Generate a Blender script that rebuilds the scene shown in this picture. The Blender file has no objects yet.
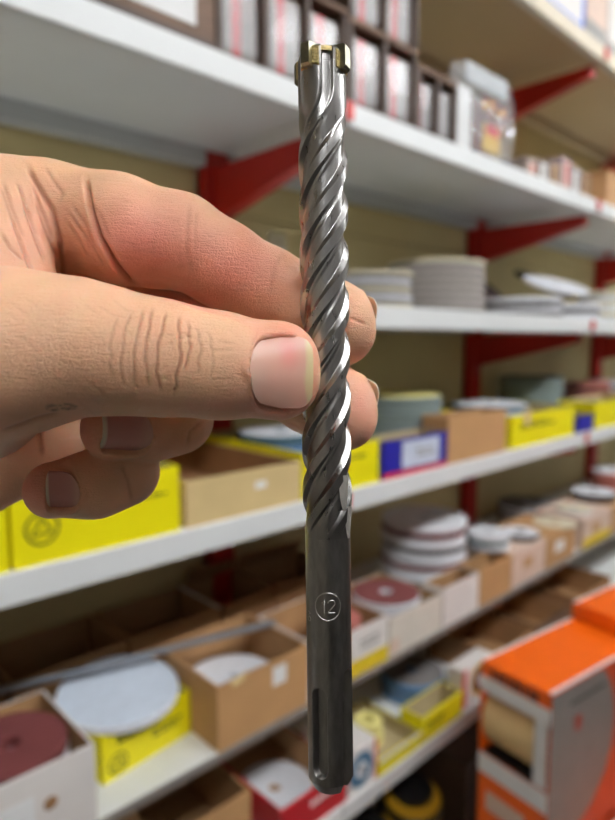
import bpy, math, random
import numpy as np
from mathutils import Vector, Matrix

random.seed(4)
scene = bpy.context.scene
C = scene.collection

# ------------------------------------------------------------------ camera
EYE = 1.5                                   # eye height above the floor (m)
FPX, CX, CY = 616.0, 307.5, 410.0
PITCH, HEAD = math.radians(6.4), math.radians(46.3)
# world: X runs along the shelving, Y into it, Z up; the camera stands at x = y = 0
F3 = np.array([math.cos(HEAD), math.sin(HEAD), 0.0])
R3 = np.array([math.sin(HEAD), -math.cos(HEAD), 0.0])
U3 = np.array([0.0, 0.0, 1.0])
FW = F3 * math.cos(PITCH) - U3 * math.sin(PITCH)
UP = U3 * math.cos(PITCH) + F3 * math.sin(PITCH)
cam = bpy.data.cameras.new('camera')
camo = bpy.data.objects.new('camera', cam)
C.objects.link(camo)
M = Matrix.Identity(4)
for i in range(3):
    M[i][0], M[i][1], M[i][2] = R3[i], UP[i], -FW[i]
M[2][3] = EYE
camo.matrix_world = M
cam.sensor_fit = 'VERTICAL'
cam.sensor_height = 36.0
cam.lens = FPX / 820.0 * 36.0
cam.clip_start = 0.01
cam.clip_end = 50
cam.dof.use_dof = True
cam.dof.focus_distance = 0.132
cam.dof.aperture_fstop = 11.5
scene.camera = camo

# ------------------------------------------------------------------ world + exposure
w = bpy.data.worlds.new('world')
scene.world = w
w.use_nodes = True
w.node_tree.nodes['Background'].inputs[0].default_value = (0.9, 0.95, 1.0, 1)
w.node_tree.nodes['Background'].inputs[1].default_value = 0.05
scene.view_settings.view_transform = 'Standard'
scene.view_settings.look = 'None'
scene.view_settings.gamma = 1.0
scene.view_settings.use_curve_mapping = False
scene.view_settings.exposure = 0.0
LAMP_POWER = 61.0


def ray(px, py):
    return FW + R3 * ((px - CX) / FPX) + UP * ((CY - py) / FPX)


def onY(px, py, Y):
    r = ray(px, py)
    p = r * (Y / r[1])
    return np.array([p[0], p[1], p[2] + EYE])


def onZ(px, py, Z):                         # Z absolute
    r = ray(px, py)
    p = r * ((Z - EYE) / r[2])
    return np.array([p[0], p[1], p[2] + EYE])


def depth(p):
    return float(np.dot(np.array([p[0], p[1], p[2] - EYE]), FW))


# ------------------------------------------------------------------ materials
def lin(c):
    c = c / 255.0
    return c / 12.92 if c <= 0.04045 else ((c + 0.055) / 1.055) ** 2.4


MATS = {}


def mat(name, rgb, rough=0.6, metal=0.0, var=0.0, scale=30.0, bump=0.0, bscale=200.0, emit=0.0, spec=0.5,
        trans=0.0, stretch=None, alpha=1.0):
    if name in MATS:
        return MATS[name]
    m = bpy.data.materials.new(name)
    m.use_nodes = True
    nt = m.node_tree
    b = nt.nodes['Principled BSDF']
    col = (lin(rgb[0]), lin(rgb[1]), lin(rgb[2]), 1)
    b.inputs['Base Color'].default_value = col
    b.inputs['Roughness'].default_value = rough
    b.inputs['Metallic'].default_value = metal
    b.inputs['Specular IOR Level'].default_value = spec
    b.inputs['Transmission Weight'].default_value = trans
    b.inputs['Alpha'].default_value = alpha
    tc = nt.nodes.new('ShaderNodeTexCoord')
    src = tc.outputs['Object']
    if stretch:
        mp = nt.nodes.new('ShaderNodeMapping')
        mp.inputs['Scale'].default_value = stretch
        nt.links.new(src, mp.inputs['Vector'])
        src = mp.outputs['Vector']
    if var > 0:
        n = nt.nodes.new('ShaderNodeTexNoise')
        n.inputs['Scale'].default_value = scale
        n.inputs['Detail'].default_value = 4
        nt.links.new(src, n.inputs['Vector'])
        mr = nt.nodes.new('ShaderNodeMapRange')
        mr.inputs['From Min'].default_value = 0.3
        mr.inputs['From Max'].default_value = 0.7
        mr.inputs['To Min'].default_value = 1 - var
        mr.inputs['To Max'].default_value = 1 + var
        nt.links.new(n.outputs['Fac'], mr.inputs['Value'])
        mx = nt.nodes.new('ShaderNodeMix')
        mx.data_type = 'RGBA'
        mx.blend_type = 'MULTIPLY'
        mx.inputs[0].default_value = 1
        mx.inputs[6].default_value = col
        nt.links.new(mr.outputs['Result'], mx.inputs[7])
        nt.links.new(mx.outputs[2], b.inputs['Base Color'])
    if bump > 0:
        n = nt.nodes.new('ShaderNodeTexNoise')
        n.inputs['Scale'].default_value = bscale
        n.inputs['Detail'].default_value = 3
        nt.links.new(src, n.inputs['Vector'])
        bp = nt.nodes.new('ShaderNodeBump')
        bp.inputs['Strength'].default_value = bump
        bp.inputs['Distance'].default_value = 0.001
        nt.links.new(n.outputs['Fac'], bp.inputs['Height'])
        nt.links.new(bp.outputs['Normal'], b.inputs['Normal'])
    if emit > 0:
        b.inputs['Emission Color'].default_value = col
        b.inputs['Emission Strength'].default_value = emit
    MATS[name] = m
    return m


SHELF = mat('shelf_white', (226, 228, 226), 0.42, var=0.03, scale=8)
SHELF_E = mat('shelf_edge_grey', (126, 118, 110), 0.45, var=0.05)
SHELF_L = mat('shelf_lip_cream', (216, 204, 180), 0.45, var=0.03)
SHELF_SHADE = mat('shelf_cream_shade', (196, 178, 146), 0.5, var=0.03, scale=8)  # topmost boards: brownish bounce shade painted in as a cream tint
SHELF_B = mat('shelf_grey', (196, 198, 196), 0.5, var=0.03, scale=8)
BEIGE = mat('panel_beige', (214, 196, 142), 0.6, var=0.05, scale=5)
RED = mat('bracket_red', (176, 26, 14), 0.4, var=0.05)
REDCLIP = mat('clip_red', (210, 60, 50), 0.4)
CEIL = mat('ceiling_white', (150, 142, 130), 0.8, var=0.02)
FLOOR = mat('floor_tile', (84, 78, 72), 0.45, var=0.1, scale=3)
WALL = mat('wall_paint', (190, 182, 165), 0.7, var=0.03)
WALL_D = mat('wall_paint_dark', (76, 72, 68), 0.7, var=0.05)
KRAFT = mat('kraft', (184, 140, 92), 0.75, var=0.06, scale=25, bump=0.1)
KRAFT2 = mat('kraft_pale', (208, 182, 128), 0.75, var=0.05, scale=25, bump=0.1)
KRAFT_D = mat('kraft_dark', (150, 108, 68), 0.8, var=0.08, scale=25, bump=0.1)
KIN = mat('kraft_inner', (164, 124, 82), 0.85, var=0.08, scale=25)
YEL = mat('carton_yellow', (240, 226, 0), 0.45, var=0.02)
YEL_IN = mat('carton_inner', (176, 160, 120), 0.8, var=0.05)
WHITEBOX = mat('carton_white', (226, 220, 214), 0.55, var=0.03)
PINKBOX = mat('carton_pinkish', (216, 190, 172), 0.6, var=0.04)
BLUE = mat('carton_blue', (30, 30, 140), 0.45, var=0.03)
BLUE_L = mat('print_lightblue', (60, 120, 190), 0.5)
REDP = mat('print_red', (200, 30, 40), 0.5)
INK = mat('print_ink', (60, 56, 20), 0.6)
INK_D = mat('print_dark', (50, 48, 46), 0.6)
LABEL = mat('label_paper', (232, 232, 230), 0.6, var=0.03)
LABEL_B = mat('label_paper_blue', (200, 208, 222), 0.6, var=0.12, scale=60)
ORANGE = mat('carton_orange', (240, 100, 4), 0.4, var=0.03)
ORANGE_D = mat('print_rust', (170, 62, 26), 0.45, var=0.05)
GREYP = mat('print_grey', (150, 146, 140), 0.5, var=0.05)
PAPERROLL = mat('sandpaper_roll', (222, 190, 134), 0.85, var=0.06, bump=0.3, bscale=900)
D_WHITE = mat('disc_backing_white', (224, 226, 230), 0.7, var=0.06, scale=90)
D_BLUEW = mat('disc_backing_print', (206, 216, 228), 0.7, var=0.09, scale=60, stretch=(1, 5, 1))
D_GREY = mat('disc_grey', (112, 108, 106), 0.85, var=0.06, bump=0.4, bscale=1200)
D_MAROON = mat('disc_maroon', (112, 54, 52), 0.9, var=0.08, bump=0.5, bscale=1200)
D_DARK = mat('disc_dark', (58, 42, 38), 0.9, var=0.1, bump=0.5, bscale=1200)
D_YEL = mat('disc_yellow', (232, 222, 140), 0.8, var=0.04)
D_BLUE = mat('disc_blue', (96, 132, 170), 0.8, var=0.06)
D_GREEN = mat('disc_greygreen', (120, 132, 128), 0.85, var=0.06)
D_TEAL = mat('disc_teal', (70, 100, 112), 0.85, var=0.06)
D_PINK = mat('disc_pink', (186, 112, 100), 0.85, var=0.05)
D_TAUPE = mat('disc_taupe', (176, 166, 158), 0.85, var=0.06)
D_CREAM = mat('disc_cream', (214, 204, 176), 0.8, var=0.04)
BROWN = mat('rack_brown', (66, 46, 32), 0.55, var=0.1)
BROWN2 = mat('display_brown', (100, 72, 50), 0.6, var=0.22, scale=14, stretch=(1, 1, 6))
ROD = mat('rod_zinc', (150, 154, 160), 0.35, metal=0.8, var=0.05)
BLACKP = mat('black_plastic', (22, 22, 24), 0.4)
BRISTLE = mat('bristle_yellow', (206, 156, 26), 0.7, var=0.1, scale=200)
TANBOX = mat('carton_tan', (196, 150, 104), 0.7, var=0.05)
GREYBOX = mat('carton_greybrown', (130, 116, 108), 0.6, var=0.15, scale=40)


def plastic():
    m = bpy.data.materials.new('clear_plastic')
    m.use_nodes = True
    b = m.node_tree.nodes['Principled BSDF']
    b.inputs['Base Color'].default_value = (0.95, 0.96, 0.97, 1)
    b.inputs['Roughness'].default_value = 0.12
    b.inputs['Alpha'].default_value = 0.2
    b.inputs['Specular IOR Level'].default_value = 0.5
    return m


PLASTIC = plastic()


# ------------------------------------------------------------------ mesh helpers
def link(o, parent=None, label=None, cat=None, group=None, kind=None):
    C.objects.link(o)
    if parent is not None:
        o.parent = parent
    if label:
        o['label'] = label
    if cat:
        o['category'] = cat
    if group:
        o['group'] = group
    if kind:
        o['kind'] = kind
    return o


def mesh_obj(name, verts, faces, m, parent=None, smooth=False, **kw):
    me = bpy.data.meshes.new(name)
    me.from_pydata([tuple(v) for v in verts], [], faces)
    if isinstance(m, (list, tuple)):
        for k in m:
            me.materials.append(k)
    else:
        me.materials.append(m)
    if smooth:
        me.polygons.foreach_set('use_smooth', [True] * len(me.polygons))
    me.update()
    return link(bpy.data.objects.new(name, me), parent, **kw)


def empty(name, loc, rot=(0, 0, 0), **kw):
    o = bpy.data.objects.new(name, None)
    o.empty_display_size = 0.02
    o.location = loc
    o.rotation_euler = rot
    return link(o, None, **kw)


def boxgeo(x0, x1, y0, y1, z0, z1):
    v = [(x0, y0, z0), (x1, y0, z0), (x1, y1, z0), (x0, y1, z0), (x0, y0, z1), (x1, y0, z1), (x1, y1, z1), (x0, y1, z1)]
    f = [(0, 3, 2, 1), (4, 5, 6, 7), (0, 1, 5, 4), (1, 2, 6, 5), (2, 3, 7, 6), (3, 0, 4, 7)]
    return v, f


def bevbox(x0, x1, y0, y1, z0, z1, b=0.0012):
    """box with chamfered edges (24 verts)"""
    b = min(b, (x1 - x0) / 3, (y1 - y0) / 3, (z1 - z0) / 3)
    vs, idx = [], {}
    for sx in (0, 1):
        for sy in (0, 1):
            for sz in (0, 1):
                X, Y, Z = (x0, x1)[sx], (y0, y1)[sy], (z0, z1)[sz]
                dx, dy, dz = (b, -b)[sx], (b, -b)[sy], (b, -b)[sz]
                for a, p in (('x', (X, Y + dy, Z + dz)), ('y', (X + dx, Y, Z + dz)), ('z', (X + dx, Y + dy, Z))):
                    idx[(sx, sy, sz, a)] = len(vs)
                    vs.append(p)
    q = lambda *k: [idx[i] for i in k]
    fs = []
    for s in (0, 1):
        fs.append(q((s, 0, 0, 'x'), (s, 1, 0, 'x'), (s, 1, 1, 'x'), (s, 0, 1, 'x')))
        fs.append(q((0, s, 0, 'y'), (1, s, 0, 'y'), (1, s, 1, 'y'), (0, s, 1, 'y')))
        fs.append(q((0, 0, s, 'z'), (1, 0, s, 'z'), (1, 1, s, 'z'), (0, 1, s, 'z')))
    for a in (0, 1):
        for c in (0, 1):
            fs.append(q((a, c, 0, 'x'), (a, c, 1, 'x'), (a, c, 1, 'y'), (a, c, 0, 'y')))
            fs.append(q((a, 0, c, 'x'), (a, 1, c, 'x'), (a, 1, c, 'z'), (a, 0, c, 'z')))
            fs.append(q((0, a, c, 'y'), (1, a, c, 'y'), (1, a, c, 'z'), (0, a, c, 'z')))
            for d in (0, 1):
                fs.append(q((a, c, d, 'x'), (a, c, d, 'y'), (a, c, d, 'z')))
    cen = Vector(((x0 + x1) / 2, (y0 + y1) / 2, (z0 + z1) / 2))
    out = []
    for f in fs:
        p = [Vector(vs[i]) for i in f]
        n = (p[1] - p[0]).cross(p[2] - p[0])
        mid = sum(p, Vector()) / len(p)
        out.append(tuple(f) if n.dot(mid - cen) > 0 else tuple(reversed(f)))
    return vs, out


def box(name, x0, x1, y0, y1, z0, z1, m, parent=None, bev=0.0012, **kw):
    v, f = bevbox(x0, x1, y0, y1, z0, z1, bev) if bev else boxgeo(x0, x1, y0, y1, z0, z1)
    return mesh_obj(name, v, f, m, parent, **kw)


def prism(name, pts, axis, a0, a1, m, parent=None, **kw):
    """polygon pts in the plane normal to axis ('x','y','z'), extruded a0..a1"""
    def v3(p, a):
        return {'x': (a, p[0], p[1]), 'y': (p[0], a, p[1]), 'z': (p[0], p[1], a)}[axis]
    n = len(pts)
    v = [v3(p, a0) for p in pts] + [v3(p, a1) for p in pts]
    f = [tuple(range(n)), tuple(reversed(range(n, 2 * n)))] + [(i, i + n, (i + 1) % n + n, (i + 1) % n) for i in range(n)]
    o = mesh_obj(name, v, f, m, parent, **kw)
    import bmesh
    bm = bmesh.new()
    bm.from_mesh(o.data)
    bmesh.ops.recalc_face_normals(bm, faces=bm.faces)
    bm.to_mesh(o.data)
    bm.free()
    return o


def lathe(name, prof, m, parent=None, n=40, smooth=True, loc=None, rot=None, mids=None, **kw):
    """prof: list of (r, z) from the bottom axis point to the top axis point"""
    v, f, fm = [], [], []
    ring = []
    for (r, z) in prof:
        if r < 1e-7:
            ring.append([len(v)])
            v.append((0, 0, z))
        else:
            ring.append(list(range(len(v), len(v) + n)))
            v += [(r * math.cos(2 * math.pi * i / n), r * math.sin(2 * math.pi * i / n), z) for i in range(n)]
    for k in range(len(prof) - 1):
        A, B = ring[k], ring[k + 1]
        for i in range(n):
            j = (i + 1) % n
            if len(A) == 1 and len(B) == 1:
                continue
            if len(A) == 1:
                f.append((A[0], B[j], B[i]))
            elif len(B) == 1:
                f.append((A[i], A[j], B[0]))
            else:
                f.append((A[i], A[j], B[j], B[i]))
            fm.append(mids[k] if mids else 0)
    o = mesh_obj(name, v, f, m, parent, **kw)
    if mids:
        o.data.polygons.foreach_set('material_index', fm)
    if smooth:
        o.data.polygons.foreach_set('use_smooth', [True] * len(o.data.polygons))
        try:
            o.data.set_sharp_from_angle(angle=math.radians(35))
        except Exception:
            pass
    if loc is not None:
        o.location = loc
    if rot is not None:
        o.rotation_euler = rot
    return o


# ------------------------------------------------------------------ the room
S = dict(kind='structure')
XA, XB = -2.2, 5.6
BACK = 0.93
box('floor', XA, XB, -2.0, 1.1, -0.05, 0.0, FLOOR, bev=0, **S)
box('ceiling', XA, XB, -2.0, 1.1, 2.9, 2.95, CEIL, bev=0, **S)
box('wall_back', XA, XB, 1.0, 1.1, 0.0, 2.9, WALL, bev=0, **S)
box('wall_front', XA, XB, -2.1, -2.0, 0.0, 2.9, WALL_D, bev=0, **S)
box('wall_left', XA - 0.1, XA, -2.1, 1.1, 0.0, 2.9, WALL, bev=0, **S)
box('wall_right', XB, XB + 0.1, -2.1, 1.1, 0.0, 2.9, WALL, bev=0, **S)

# ceiling lamps over the aisle
TUBE = mat('tube_glow', (250, 252, 255), 0.5, emit=LAMP_POWER)
TRAY = mat('lamp_tray', (235, 235, 235), 0.4)
for k, (lx, ly) in enumerate(((-0.50, -0.80), (0.95, -0.80), (2.40, -0.80), (3.85, -0.80))):
    t = empty('ceiling_lamp', (lx, ly, 2.9), label='white twin-tube fluorescent ceiling lamp over the aisle',
              cat='lamp', group='fluorescent lamps over the aisle')
    t['category'] = 'lamp'
    box('tray', -0.66, 0.66, -0.15, 0.15, -0.05, 0.0, TRAY, t)
    for s in (-1, 1):
        tb = lathe('tube', [(0, -0.6), (0.019, -0.6), (0.019, 0.6), (0, 0.6)], TUBE, t, n=16)
        tb.rotation_euler = (0, math.pi / 2, 0)
        tb.location = (0, 0.075 * s, -0.072)
        for e in (-1, 1):
            box('lamp_holder', 0.6 * e - 0.012, 0.6 * e + 0.012, 0.075 * s - 0.02, 0.075 * s + 0.02, -0.095, -0.05, TRAY, t)

# ------------------------------------------------------------------ shelving
SEAMS = [-1.09, -0.22, 0.65, 1.505, 2.36, 3.22, 4.08]
ZT = {0: 2.160, 1: 1.825, 2: 1.553, 3: 1.281, 4: 0.982, 5: 0.780, 6: 0.30}     # shelf tops
THS = {0: 0.034, 1: 0.031, 2: 0.034, 3: 0.032, 4: 0.012, 5: 0.030, 6: 0.036}
ORD = {0: 'topmost', 1: 'second', 2: 'third', 3: 'fourth', 4: 'fifth', 5: 'sixth', 6: 'lowest'}
SEAMS = SEAMS[:-1]
# what stands on (or hangs over) each board, bay by bay; bays without an entry are bare
ON = {(0, 2): 'under the blue-striped carton', (0, 3): 'under the white carton past the seam',
      (1, 1): 'under the brown labelled display carton', (1, 2): 'under the clear plastic bag', (1, 3): 'under the single tan carton',
      (2, 1): 'behind the fingers with clear bags', (2, 2): 'under the wide cream-topped disc stack', (2, 3): 'under the far cream disc stack',
      (3, 1): 'under the yellow emblem carton', (3, 2): 'under the dark blue labelled carton', (3, 3): 'under the farthest yellow carton',
      (4, 1): 'under the tan stickered carton and threaded rod', (4, 2): 'under the tall stack of white discs', (4, 3): 'under the pale banded carton',
      (5, 1): 'under the red-edged carton', (5, 2): 'under the blue disc stack', (5, 3): 'under the last dark brown carton',
      (6, 2): 'under the yellow brush drums', (6, 3): 'in the bay past the brush drums'}
BAY = {1: 'behind the hand, above the yellow emblem carton', 2: 'behind the drill bit and the tall disc stack', 3: 'past the second red upright, behind the far discs'}
BYS = {2: 'near the two-tier rack', 3: 'past the wide cream-topped stack', 4: 'at the far cartons'}
for i in range(len(SEAMS) - 1):
    x0, x1 = SEAMS[i] + 0.0015, SEAMS[i + 1] - 0.0015
    bp = empty('back_panel', ((x0 + x1) / 2, BACK, 0.05), label='beige steel back panel ' + BAY.get(i, 'of a bare end bay between red uprights'),
               cat='panel', group='beige back panels of the shelving')
    hw = (x1 - x0) / 2 - 0.026
    for r in range(6):                                   # stacked sheet-steel panels
        z0 = r * 0.42
        box('panel', -hw, hw, 0.0, 0.012, z0, z0 + 0.418, BEIGE, bp, bev=0.002)
    for s in range(7):
        zt = ZT[s]
        TH = THS[s]
        sh = empty('shelf_board', ((x0 + x1) / 2, 0.6, zt - TH),
                   label='%s steel shelf board %s' % ('cream' if s == 0 else 'white', ON.get((s, i), 'of the %s row in a bare bay' % ORD[s])),
                   cat='shelf', group='%s row of shelf boards' % ORD[s])
        W = (x1 - x0) / 2
        SM = SHELF_SHADE if s == 0 else SHELF
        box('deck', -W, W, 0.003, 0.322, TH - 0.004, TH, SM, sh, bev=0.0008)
        box('front_lip', -W, W, 0.0, 0.003, 0.0, TH, SHELF_L if s == 0 else SHELF_E if s == 4 else SHELF, sh, bev=0.0008)
        box('front_hem', -W, W, 0.003, 0.018, 0.0, 0.002, SHELF, sh, bev=0.0005)
        box('back_lip', -W + 0.028, W - 0.028, 0.296, 0.322, TH - 0.032, TH - 0.004, SHELF_SHADE if s == 0 else SHELF_B, sh, bev=0.0008)
for i, sx in enumerate(SEAMS):
    up = empty('upright_post', (sx, BACK, 0.0), label='red steel upright ' + BYS.get(i, 'of a bare end bay'),
               cat='post', group='red shelving uprights')
    box('post', -0.024, 0.024, -0.028, 0.0, 0.0, 2.5, RED, up, bev=0.002)
    for s in range(7):
        zt = ZT[s] - THS[s]
        br = empty('shelf_bracket', (sx, BACK - 0.03, zt), label='red tapering bracket under the %s shelf row, %s' % (ORD[s], BYS.get(i, 'on a bare end bay')),
                   cat='bracket', group='red shelf brackets under the %s row' % ORD[s])
        # tapering cantilever arm, deep at the upright and thin near the lip
        prism('arm', [(0.0, -0.001), (-0.275, -0.001), (-0.275, -0.022), (0.0, -0.088)], 'x', -0.012, 0.012, RED, br)
        box('hook_plate', -0.016, 0.016, -0.004, 0.0, -0.09, -0.001, RED, br, bev=0.001)
        if sx > 0 and s < 4:
            cl = box('shelf_clip', sx - 0.007, sx + 0.007, 0.594, 0.5995, zt + 0.006, zt + 0.030, REDCLIP, bev=0.001,
                     label='small red clip on the %s shelf row, %s' % (ORD[s], BYS.get(i, 'on a bare end bay')), cat='clip',
                     group='red clips on the %s row of shelf boards' % ORD[s])


# ------------------------------------------------------------------ cartons
def open_carton(name, label, x0, x1, y0, y1, zb, h, m, minn, group=None, t=0.003, rz=0.0, back=None, cat='box', edge=None):
    """an open-topped carton: base, four separate panels (outer skin m, inner skin minn)"""
    cx, cy = (x0 + x1) / 2, (y0 + y1) / 2
    e = empty(name, (cx, cy, zb), (0, 0, rz), label=label, cat=cat, group=group)
    a, b = (x1 - x0) / 2, (y1 - y0) / 2
    hb = back if back else h

    def panel(nm, X0, X1, Y0, Y1, Z0, Z1, outer):
        o = box(nm, X0, X1, Y0, Y1, Z0, Z1, m, e, bev=0)
        o.data.materials.append(minn)
        # the face turned to the inside of the carton wears the inner paper
        for p in o.data.polygons:
            n = p.normal
            if outer == 'y-' and n.y > 0.5 or outer == 'y+' and n.y < -0.5 or outer == 'x-' and n.x > 0.5 or outer == 'x+' and n.x < -0.5 or outer == 'z-' and n.z > 0.5:
                p.material_index = 1
            if edge and n.z > 0.5 and outer != 'z-':
                p.material_index = 1
        return o
    panel('base', -a, a, -b, b, 0, t, 'z-')
    f = panel('front_panel', -a, a, -b, -b + t, t, h, 'y-')
    panel('back_panel', -a, a, b - t, b, t, hb, 'y+')
    panel('side_panel', -a, -a + t, -b + t, b - t, t, h, 'x-')
    panel('side_panel', a - t, a, -b + t, b - t, t, h, 'x+')
    return e


def print_patch(name, e, x0, x1, z0, z1, m, y=None, t=0.0006, axis='y'):
    """flat print or label lying on the front (y-) or left (x-) face of thing e, in its own frame"""
    if axis == 'y':
        return box(name, x0, x1, y - t, y, z0, z1, m, e, bev=0)
    return box(name, y - t, y, x0, x1, z0, z1, m, e, bev=0)


def emblem(e, xc, zc, r, y, m):
    """a ring around a three-cornered figure, printed on a front face"""
    n = 36
    pts, fs = [], []

    def strip(poly, wd):
        k0 = len(pts)
        k = len(poly)
        for (x, z) in poly:
            L = math.hypot(x, z)
            pts.append((xc + x, y - 0.0006, zc + z))
            pts.append((xc + x * (1 - wd / L), y - 0.0006, zc + z * (1 - wd / L)))
        for i in range(k):
            j = (i + 1) % k
            fs.append((k0 + 2 * i, k0 + 2 * j, k0 + 2 * j + 1, k0 + 2 * i + 1))
    strip([(r * math.cos(2 * math.pi * i / n), r * math.sin(2 * math.pi * i / n)) for i in range(n)], r * 0.14)
    tri = []
    for i in range(n):
        a = 2 * math.pi * i / n
        q = 0.50 + 0.16 * math.cos(3 * (a - math.pi / 2))
        tri.append((r * q * math.cos(a), r * q * math.sin(a)))
    strip(tri, r * 0.16)
    return mesh_obj('emblem', pts, fs, m, e)


def text_lines(e, x0, z0, rows, y, m, hgt=0.004, on=None):
    """runs of small print too small to read: short bars per word"""
    rnd = random.Random(int(x0 * 1000) + len(rows))
    v, f = [], []
    for r, wd in enumerate(rows):
        x = x0
        while x < x0 + wd:
            L = rnd.uniform(0.006, 0.016)
            a, b = boxgeo(x, min(x + L, x0 + wd), y - 0.0005, y, z0 - r * hgt * 2, z0 - r * hgt * 2 + hgt)
            k = len(v)
            v += a
            f += [tuple(i + k for i in q) for q in b]
            x += L + 0.003
    o = mesh_obj('small_print', v, f, m, on or (e.children[1] if len(e.children) > 1 else e))
    return o


# --- fourth shelf row (yellow cartons)
Z3 = ZT[3]
e = open_carton('abrasive_carton', 'bright yellow carton with black ring emblem beside the pale kraft carton', 0.19, 0.374, 0.606, 0.85, Z3, 0.077, YEL, YEL_IN)
emblem(e, -0.092 + 0.028, 0.036, 0.017, -0.1223, INK)
text_lines(e, -0.035, 0.052, [0.09, 0.11], -0.122, INK, 0.003)
for k in range(3):
    lathe('abrasive_disc', [(0, 0), (0.075, 0), (0.0765, 0.001), (0.0765, 0.0195), (0.075, 0.0205), (0, 0.0205)], D_WHITE, loc=(0.282, 0.705, Z3 + 0.0035 + k * 0.021),
          label='white sanding disc inside the yellow carton with the ring emblem', cat='disc', group='white discs in the emblem carton')
e = open_carton('abrasive_carton', 'bright yellow carton with plain print beside the emblem carton', -0.01, 0.186, 0.606, 0.85, Z3, 0.075, YEL, YEL_IN)
text_lines(e, 0.02, 0.05, [0.06, 0.05], -0.122, INK, 0.003)
open_carton('cardboard_carton', 'kraft open carton at the near end of the yellow carton row', -0.205, -0.015, 0.606, 0.85, Z3, 0.07, KRAFT, KIN)
e = open_carton('cardboard_carton', 'pale kraft open carton with a small white sticker, between two yellow cartons', 0.383, 0.566, 0.606, 0.86, Z3, 0.056, KRAFT2, KRAFT_D)
print_patch('sticker', e, 0.012, 0.030, 0.030, 0.039, LABEL, -0.127)
e = open_carton('abrasive_carton', 'yellow open carton holding white and blue discs behind the drill bit', 0.570, 0.735, 0.606, 0.86, Z3, 0.066, YEL, YEL_IN)
e.children[1].data.materials[0] = YEL
text_lines(e, -0.05, 0.045, [0.1], -0.127, INK, 0.004)
print_patch('flap_edge', e, 0.0795, 0.082, 0.004, 0.064, INK, -0.127)
e = open_carton('abrasive_carton', 'dark blue carton with a pale label and red bottom stripe', 0.741, 0.918, 0.606, 0.662, Z3, 0.062, BLUE, YEL_IN)
print_patch('label_panel', e, -0.038, 0.066, 0.012, 0.056, LABEL_B, -0.028)
print_patch('red_stripe', e, -0.0885, 0.0885, 0.0005, 0.009, REDP, -0.028)
text_lines(e, 0.0, 0.036, [0.05, 0.055], -0.0286, GREYP, 0.004)
e = open_carton('cardboard_carton', 'tan kraft carton standing against the dark blue carton', 0.922, 1.126, 0.606, 0.662, Z3, 0.084, KRAFT, KIN)
e = open_carton('abrasive_carton', 'yellow carton below the grey disc stack, beside the tan kraft carton', 1.15, 1.445, 0.606, 0.86, Z3, 0.068, YEL, YEL_IN)
text_lines(e, -0.11, 0.046, [0.12, 0.16], -0.127, INK, 0.004)
box('paper_tag', 1.198, 1.225, 0.6035, 0.6055, Z3 + 0.045, Z3 + 0.078, KRAFT2, label='small torn paper tag clipped on a yellow carton', cat='tag')
e = open_carton('abrasive_carton', 'small dark blue carton squeezed between two yellow cartons', 1.47, 1.56, 0.606, 0.70, Z3, 0.040, BLUE, YEL_IN)
e = open_carton('abrasive_carton', 'yellow carton past the small dark blue carton', 1.57, 1.85, 0.606, 0.70, Z3, 0.066, YEL, YEL_IN)
e = open_carton('cardboard_carton', 'kraft carton at the far end of the yellow carton row', 1.87, 2.15, 0.606, 0.695, Z3, 0.07, KRAFT, KIN)

# --- fifth shelf row (open cartons of discs)
Z4 = ZT[4]
e = open_carton('disc_carton', 'white-fronted open carton holding a maroon disc', 0.100, 0.260, 0.602, 0.745, Z4, 0.09, WHITEBOX, KIN)
print_patch('sticker', e, -0.060, 0.016, 0.020, 0.064, LABEL, -0.0715)
sk = lathe('stain', [(0, 0), (0.0075, 0), (0.006, 0.0006), (0, 0.0006)], KRAFT_D, e, n=9, smooth=False)
sk.location = (0.032, -0.0715, 0.048)
sk.rotation_euler = (math.pi / 2, 0, 0)
e = open_carton('disc_carton', 'short yellow open carton with ring emblem under a big white disc', 0.284, 0.414, 0.655, 0.73, Z4, 0.06, YEL, YEL_IN, rz=0.12)
emblem(e, -0.045, 0.018, 0.013, -0.0377, INK)
text_lines(e, -0.045, 0.048, [0.07, 0.06], -0.0375, INK, 0.003)
text_lines(e, 0.005, 0.030, [0.045, 0.04], -0.0375, INK, 0.003)
e = open_carton('disc_carton', 'tan kraft open carton with a white sticker and torn rim', 0.420, 0.577, 0.602, 0.745, Z4, 0.088, KRAFT, KIN)
print_patch('sticker', e, 0.012, 0.036, 0.052, 0.078, LABEL, -0.0715)
mesh_obj('torn_flap', [(-0.058, -0.0715, 0.088), (-0.034, -0.0715, 0.088), (-0.030, -0.074, 0.094), (-0.046, -0.072, 0.091), (-0.056, -0.074, 0.080), (-0.040, -0.0735, 0.083)],
         [(0, 4, 5, 1), (0, 1, 2, 3)], KRAFT2, e)
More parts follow.
